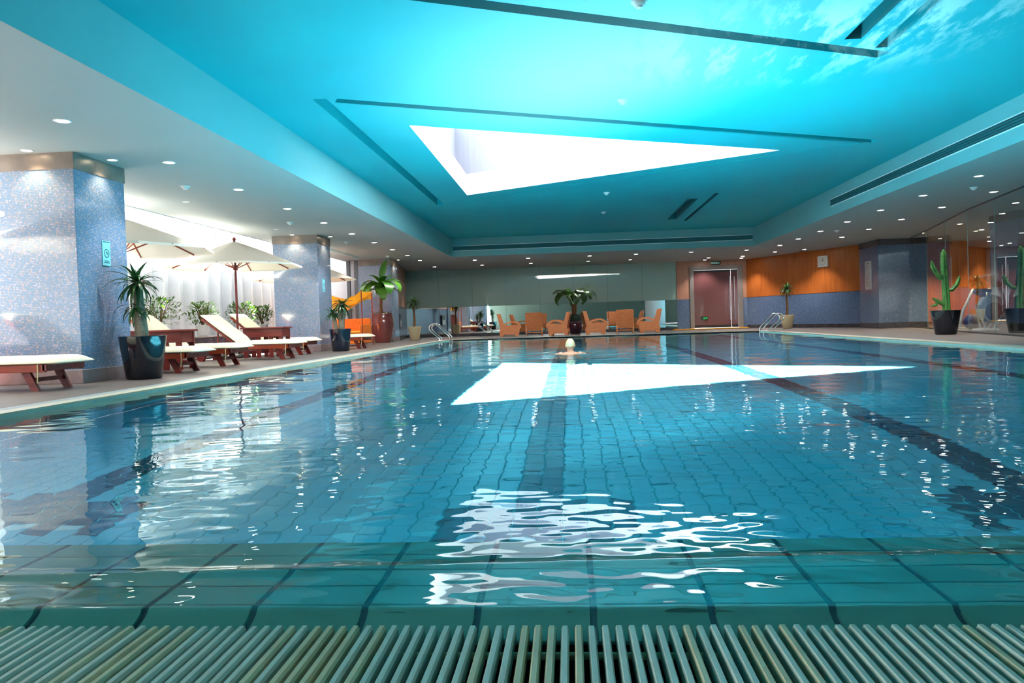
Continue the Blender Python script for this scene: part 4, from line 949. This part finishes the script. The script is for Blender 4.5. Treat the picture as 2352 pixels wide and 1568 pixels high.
# ------------------------------------------------------------------ pool ladders
def ladder(label, ax, px, y0, s):
    t = thing('pool_ladder', label, 'pool ladder', (0, y0, 0), 0.0, None)
    o = ax
    prof = [(ax, 0.0), (ax - s * 0.0, 0.06), (ax + s * 0.06, 0.14), (ax + s * 0.27, 0.33), (ax + s * 0.325, 0.42), (ax + s * 0.29, 0.51), (ax + s * 0.18, 0.555), (ax + s * 0.06, 0.52), (px + s * 0.07, 0.20), (px + s * 0.01, 0.11), (px, 0.02), (px, -1.0)]
    # smooth the outline
    P = [Vector((a, 0, b)) for a, b in prof]; S = []
    for i in range(len(P) - 1):
        p0, p1, p2, p3 = P[max(i - 1, 0)], P[i], P[i + 1], P[min(i + 2, len(P) - 1)]
        for k in range(4):
            u_ = k / 4; S.append(0.5 * ((2 * p1) + (p2 - p0) * u_ + (2 * p0 - 5 * p1 + 4 * p2 - p3) * u_ ** 2 + (3 * p1 - p0 - 3 * p2 + p3) * u_ ** 3))
    S.append(P[-1])
    for yy in (-0.25, 0.25):
        r = MB().tube([(p.x, yy, p.z) for p in S], 0.0215, 10).build('rail', 'chrome', t)
        MB().lathe([(0.022, 0.0), (0.05, 0.0), (0.045, 0.02), (0.022, 0.03)], 14, (ax, yy, 0.012)).build('anchor_collar', 'chrome', r)
    for z in (-0.25, -0.5, -0.75): MB().cbox(px - 0.04, px + 0.04, -0.24, 0.24, z - 0.012, z + 0.012, 0.004).build('step', 'chrome', t)
ladder('chrome pool ladder rails at the corner by the side wall palm', -4.28, -3.93, 25.6, -1)
ladder('chrome pool ladder rails at the corner by the wood wall palm', 6.46, 6.14, 25.6, 1)

# ------------------------------------------------------------------ exercise machines in the gym
plain('machine_white', hexc(176, 190, 200), 0.4, 0.04); plain('machine_dark', hexc(16, 20, 30), 0.5); plain('red_knob', hexc(170, 20, 20), 0.4); plain('blue_ball', hexc(16, 40, 110), 0.4)
def exercise_bike(label, x, y, rz):
    t = thing('exercise_bike', label, 'exercise bike', (x, y, 0), rz)
    MB().lathe([(0.0, -0.07), (0.30, -0.07), (0.34, -0.04), (0.34, 0.04), (0.30, 0.07), (0.0, 0.07)], 28).build('flywheel_cover', 'machine_white', t).matrix_local = Matrix.Translation((0.05, 0, 0.52)) @ Matrix.Rotation(PI / 2, 4, 'X')
    MB().lathe([(0.0, -0.075), (0.22, -0.075), (0.22, 0.075), (0.0, 0.075)], 24).build('cover_disc', 'machine_dark', t).matrix_local = Matrix.Translation((0.08, 0, 0.46)) @ Matrix.Rotation(PI / 2, 4, 'X')
    for s in (-1, 1):
        MB().tube([(-0.28, s * 0.05, 0.62), (-0.15, s * 0.10, 0.06)], 0.025, 8).build('front_leg', 'machine_white', t); MB().tube([(0.32, s * 0.05, 0.42), (0.02, s * 0.12, 0.05)], 0.025, 8).build('rear_leg', 'machine_white', t)
    MB().cbox(-0.30, 0.12, -0.20, 0.20, 0.0, 0.06, 0.015).build('floor_bar', 'machine_white', t)
    MB().tube([(0.38, 0, 0.40), (0.34, 0, 0.8), (0.20, 0, 1.20)], 0.04, 10).build('mast', 'machine_white', t)
    MB().cbox(-0.10, 0.30, -0.13, 0.13, 1.14, 1.24, 0.02, Matrix.Translation((0.1, 0, 1.2)) @ Matrix.Rotation(0.7, 4, 'Y') @ Matrix.Translation((-0.1, 0, -1.2))).build('console', 'machine_dark', t)
    MB().tube([(0.26, -0.22, 1.18), (0.08, -0.20, 1.34), (-0.14, -0.12, 1.32), (-0.18, 0, 1.28), (-0.14, 0.12, 1.32), (0.08, 0.20, 1.34), (0.26, 0.22, 1.18)], 0.022, 8).build('handlebar', 'machine_white', t)
    MB().lathe([(0, -0.02), (0.02, -0.02), (0.03, 0.01), (0, 0.03)], 10, (-0.19, 0, 1.33)).build('knob', 'red_knob', t)
    MB().cbox(-0.22, 0.02, -0.13, 0.13, 0.92, 1.0, 0.03).build('saddle', 'machine_dark', t); MB().tube([(-0.1, 0, 0.5), (-0.1, 0, 0.94)], 0.03, 8).build('saddle_post', 'machine_dark', t)
    for s in (-1, 1): MB().bar((0.05, s * 0.10, 0.52), (0.22, s * 0.12, 0.58), 0.03, 0.03).build('crank', 'machine_dark', t); MB().cbox(0.17, 0.27, s * 0.16 - 0.05, s * 0.16 + 0.05, 0.57, 0.60, 0.006).build('pedal', 'machine_dark', t)
exercise_bike('white exercise bike behind the glass next to the gym column', 9.95, 19.35, 0.10)
t = thing('treadmill', 'white framed treadmill behind the cactus pot in the gym', 'treadmill', (11.05, 21.7, 0), 0.2)
MB().cbox(-0.2, 1.0, -0.35, 0.35, 0.03, 0.20, 0.02).build('deck', 'machine_dark', t); MB().cbox(0.6, 1.15, -0.36, 0.36, 0.1, 0.34, 0.04).build('motor_cover', 'machine_dark', t)
for s in (-1, 1): MB().tube([(-0.50, s * 0.3, 0.06), (-0.40, s * 0.3, 0.5), (-0.10, s * 0.3, 1.05), (0.10, s * 0.3, 1.0)], 0.035, 8).build('upright', 'machine_white', t)
MB().cbox(-0.14, 0.30, -0.32, 0.32, 0.90, 1.02, 0.02, Matrix.Translation((0, 0, 0.95)) @ Matrix.Rotation(0.5, 4, 'Y') @ Matrix.Translation((0, 0, -0.95))).build('console', 'machine_dark', t)
MB().cbox(-0.56, -0.20, -0.36, 0.36, 0.0, 0.05, 0.01).build('foot', 'machine_white', t)
m = MB(); m.lathe([(0.001, -0.2)] + [(0.2 * math.cos(a), 0.2 * math.sin(a)) for a in [(-PI / 2) + PI * k / 12 for k in range(1, 12)]] + [(0.001, 0.2)], 20, (0, 0, 0.2)); o = m.build('exercise_ball', 'blue_ball'); o.location = (10.25, 20.75, 0); tag(o, 'blue exercise ball on the gym floor behind the cactus', 'ball')

# ------------------------------------------------------------------ swimmer seen from behind
plain('skin', hexc(206, 146, 118), 0.5, 0.06, 10.0); plain('swim_cap', hexc(226, 196, 148), 0.35, 0.04, 6.0); plain('trunks', hexc(20, 30, 60), 0.6)
def swimmer(loc):
    bm = bmesh.new()
    def ell(c, r, seg=20, rot=None):
        g = bmesh.ops.create_uvsphere(bm, u_segments=seg, v_segments=seg // 2 + 2, radius=1)['verts']
        M = Matrix.Translation(c) @ (rot or Matrix()) @ Matrix.Diagonal((*r, 1))
        bmesh.ops.transform(bm, matrix=M, verts=g)
    def limb(pts, rad, n=10):
        b = MB(); b.tube(pts, rad, n)
        vs = [bm.verts.new(p) for p in b.v]
        for f in b.f:
            try: bm.faces.new([vs[i] for i in f])
            except ValueError: pass
        ell(pts[0], (rad[0],) * 3, 10); ell(pts[-1], (rad[-1],) * 3, 10)
        for p, r in zip(pts[1:-1], rad[1:-1]): ell(p, (r,) * 3, 10)
    H = Vector((0, 0.0, 0.135))
    ell(H, (0.078, 0.098, 0.105)); ell(H + Vector((0, 0.035, -0.055)), (0.055, 0.06, 0.06)); ell(H + Vector((0, 0.108, -0.02)), (0.014, 0.02, 0.022), 10)
    for s in (-1, 1): ell(H + Vector((s * 0.082, -0.005, -0.02)), (0.012, 0.022, 0.034), 10)
    limb([(0, -0.03, -0.02), (0, -0.01, 0.07)], [0.062, 0.056])
    ell((0, -0.10, -0.06), (0.19, 0.13, 0.075)); ell((0, -0.28, -0.11), (0.165, 0.22, 0.09)); ell((0, -0.52, -0.15), (0.15, 0.16, 0.085))
    for s in (-1, 1):
        limb([(s * 0.17, -0.05, -0.045), (s * 0.36, 0.18, -0.10), (s * 0.38, 0.42, -0.09)], [0.055, 0.042, 0.030])
        ell((s * 0.38, 0.48, -0.09), (0.038, 0.055, 0.014), 12)
        for k, L in enumerate((0.05, 0.062, 0.066, 0.060)):
            x = s * 0.38 + (k - 1.5) * 0.017; limb([(x, 0.52, -0.09), (x, 0.52 + L * 0.6, -0.092), (x, 0.52 + L, -0.098)], [0.009, 0.0085, 0.0075], 6)
        limb([(s * 0.38 - s * 0.03, 0.46, -0.09), (s * 0.38 - s * 0.06, 0.50, -0.093), (s * 0.38 - s * 0.068, 0.525, -0.095)], [0.011, 0.010, 0.008], 6)
        limb([(s * 0.08, -0.58, -0.17), (s * 0.17, -0.92, -0.24), (s * 0.14, -1.30, -0.28)], [0.085, 0.058, 0.038]); ell((s * 0.14, -1.40, -0.30), (0.04, 0.11, 0.03), 10)
    me = bpy.data.meshes.new('body'); bm.to_mesh(me); bm.free()
    o = link('body', me); md = o.modifiers.new('r', 'REMESH'); md.mode = 'VOXEL'; md.voxel_size = 0.009; md2 = o.modifiers.new('s', 'SMOOTH'); md2.iterations = 4; md2.factor = 0.5
    dg = bpy.context.evaluated_depsgraph_get(); me2 = bpy.data.meshes.new_from_object(o.evaluated_get(dg)); bpy.data.objects.remove(o); me2.materials.clear(); me2.materials.append(MATS['skin'])
    for p in me2.polygons: p.use_smooth = True
    t = thing('person', 'swimmer in a pale swim cap seen from behind, shoulders at the surface', 'person', loc)
    link('body', me2, t)
    m = MB(); prof = [(0.001, 0.110)] + [(0.0, 0.0)]
    vs = []; n, k = 28, 10
    for i in range(k + 1):
        a = (PI * 0.56) * i / k
        for j in range(n):
            b = 2 * PI * j / n; vs.append((0.083 * math.sin(a) * math.cos(b), 0.103 * math.sin(a) * math.sin(b) , 0.111 * math.cos(a)))
    m.add(vs, [(i * n + j, (i + 1) * n + j, (i + 1) * n + (j + 1) % n, i * n + (j + 1) % n) for i in range(k) for j in range(n)], True)
    c = m.build('swim_cap', 'swim_cap', t, fix=False); c.matrix_local = Matrix.Translation(H) @ Matrix.Rotation(0.12, 4, 'X')
    MB().tube([(0.0, -0.66, -0.16), (0.0, -0.50, -0.148)], [0.03, 0.03], 8).build('waistband', 'trunks', t)
swimmer((0.0, 14.1, 0.0))

# ------------------------------------------------------------------ ceiling fittings
emis('lamp_lens', (1.0, 0.95, 0.88, 1), 14.0); emis('lamp_lens_warm', (1.0, 0.75, 0.45, 1), 10.0); plain('lamp_trim', hexc(214, 220, 222), 0.35)
trim_me = MB().lathe([(0.062, 0.004), (0.062, -0.004), (0.078, -0.008), (0.088, -0.003), (0.088, 0.004)], 20).mesh('trim_ring', ['lamp_trim']); lens_me = MB().disc(0.064, -0.003, 20, flip=True).mesh('lens', ['lamp_lens'], fix=False); lens_w = MB().disc(0.05, -0.003, 16, flip=True).mesh('lens', ['lamp_lens_warm'], fix=False)
def spot(parent, e, col, size=1.9, blend=0.6):
    d = bpy.data.lights.get('lamp_%g_%g' % (e, col[2]))
    if d is None:
        d = bpy.data.lights.new('lamp_%g_%g' % (e, col[2]), 'SPOT'); d.energy = e; d.color = col; d.spot_size = size; d.spot_blend = blend; d.shadow_soft_size = 0.05; d.cycles.is_caustics_light = col[2] > 0.5
    o = bpy.data.objects.new('lamp', d); COL.objects.link(o); o.parent = parent; o.location = (0, 0, -0.03)
def downlight(x, y, label, group, e=LAMP_W, warm=False, s=1.0):
    t = thing('ceiling_light', label, 'light', (x, y, ZC), 0.0, group); link('trim_ring', trim_me, t).scale = (s, s, 1); link('lens', lens_w if warm else lens_me, t).scale = (s, s, 1)
    spot(t, e * (0.6 if warm else 1), (1.0, 0.72, 0.42) if warm else (1.0, 0.93, 0.84))
LD = ('near the end wall', 'near the end wall, second along the lounger deck', 'short of the first umbrella', 'above the lounger before the first column', 'beside the column with the black yucca pot', 'above the first side table', 'above the lounger before the open umbrella', 'above the lounger after the open umbrella', 'beside the second column', 'above the lounger behind the two-stem yucca', 'above the orange canopy seat', 'above the tall brown jar', 'beside the column behind the jar')
for k in range(3, 13): downlight(-5.13, 1.3 + 2.137 * k, 'round recessed lounger deck downlight ' + LD[k], 'downlights over the lounger deck')
ORD = ('first', 'second', 'third', 'fourth', 'fifth', 'sixth', 'seventh', 'eighth')
for k in range(1, 8): downlight(6.95, 11.7 + 2.08 * k, 'round downlight along the fascia opposite the loungers, %s counted from the wood wall end' % ORD[7 - k], 'downlights along the fascia')
for k in range(6): downlight(8.22 if k < 5 else 8.35, 15.75 + (2.1 * k if k < 5 else 12.6), ('round downlight close to the glass wall, %s counted from the blue column' % ORD[4 - k]) if k < 5 else 'round downlight close to the orange wood boards', 'downlights close to the glass wall')
for k, x in enumerate((-3.3, -1.4, 0.77, 2.39, 4.3, 6.2)): downlight(x, 27.7, 'round downlight beside the far fascia, %s counted from the lounger side' % ORD[k], 'downlights of the far row by the fascia')
for k, x in enumerate((-5.2, -3.33, -1.43, 0.78, 2.39)): downlight(x, 30.25, 'round downlight above the armchairs, %s counted from the lounger side' % ORD[k], 'downlights above the armchairs')
for x, y, l in ((5.44, 30.8, 'farther from the door, on the mirror side'), (5.48, 31.9, 'right at the door, on the mirror side'), (6.70, 30.6, 'farther from the door, on the wood board side'), (6.85, 31.55, 'right at the door, on the wood board side'), (7.5, 29.0, 'above the slim palm')): downlight(x, y, 'round door area downlight ' + l, 'downlights before the door')
for x, y, l in ((-6.35, 8.86, 'small warm downlight washing the front of the column with black yucca pot'), (-5.72, 9.55, 'small warm downlight washing the pool face of the column with black yucca pot'), (-6.5, 18.13, 'small warm downlight washing the front of the second column'), (-5.78, 18.8, 'small warm downlight washing the pool face of the second column'), (-5.78, 26.4, 'small warm downlight washing the column behind the jar')): downlight(x, y, l, None, LAMP_W * 0.35, True, 0.8)
for i_, x in enumerate((10.4, 11.9, 13.4)):
    for j_, y in enumerate((21.6, 23.8, 26.0)):
        if x / y < 0.575: downlight(x, y, 'warm gym downlight behind the glass, %s row from the glass, %s from the end wall' % (ORD[i_], ORD[2 - j_]), 'warm gym downlights', LAMP_W * 5, True, 1.0)
# sprinklers and smoke detectors
det = MB().lathe([(0.0, -0.055), (0.03, -0.055), (0.034, -0.04), (0.055, -0.03), (0.06, -0.008), (0.075, -0.006), (0.075, 0.004)], 20).mesh('detector', ['white_plastic'])
def detector(x, y, z, label, group, s=1.0):
    o = link('smoke_detector', det); o.location = (x, y, z); o.scale = (s, s, s); tag(o, label, 'smoke detector', group)
for y, l in ((11.5, 'above the first side table'), (15.95, 'above the second side table'), (20.1, 'just past the second column'), (24.7, 'above the tall brown jar')): detector(-5.75, y, ZC, 'small round smoke detector in the low ceiling ' + l, 'smoke detectors over the lounger deck')
for x, y, l in ((0.77, 10.25, 'just before the triangular skylight'), (0.70, 7.1, 'among the clouds beyond the long slot'), (0.91, 17.7, 'just behind the triangular skylight'), (0.98, 20.9, 'between the skylight and the far fascia')): detector(x, y, ZH, 'small round smoke detector on the painted ceiling ' + l, 'smoke detectors on the painted ceiling')
detector(7.5, 15.05, ZC, 'small round smoke detector between downlights near the glass wall', None); detector(7.35, 22.0, ZC, 'small round smoke detector in the ceiling before the blue column', None)
plate_me = MB().lathe([(0.0, -0.006), (0.055, -0.006), (0.06, 0.0), (0.06, 0.003)], 18).mesh('sprinkler_plate', ['white_plastic'])
for y, l in ((8.2, 'before the first column'), (10.6, 'just past the first column'), (12.9, 'between first column and open umbrella'), (17.0, 'before the second column'), (21.2, 'past the second column')): o = link('cover_plate', plate_me); o.location = (-6.45, y, ZC); tag(o, 'flat round white cover plate in the low ceiling ' + l, 'cover plate', 'flat cover plates in the lounger deck ceiling')
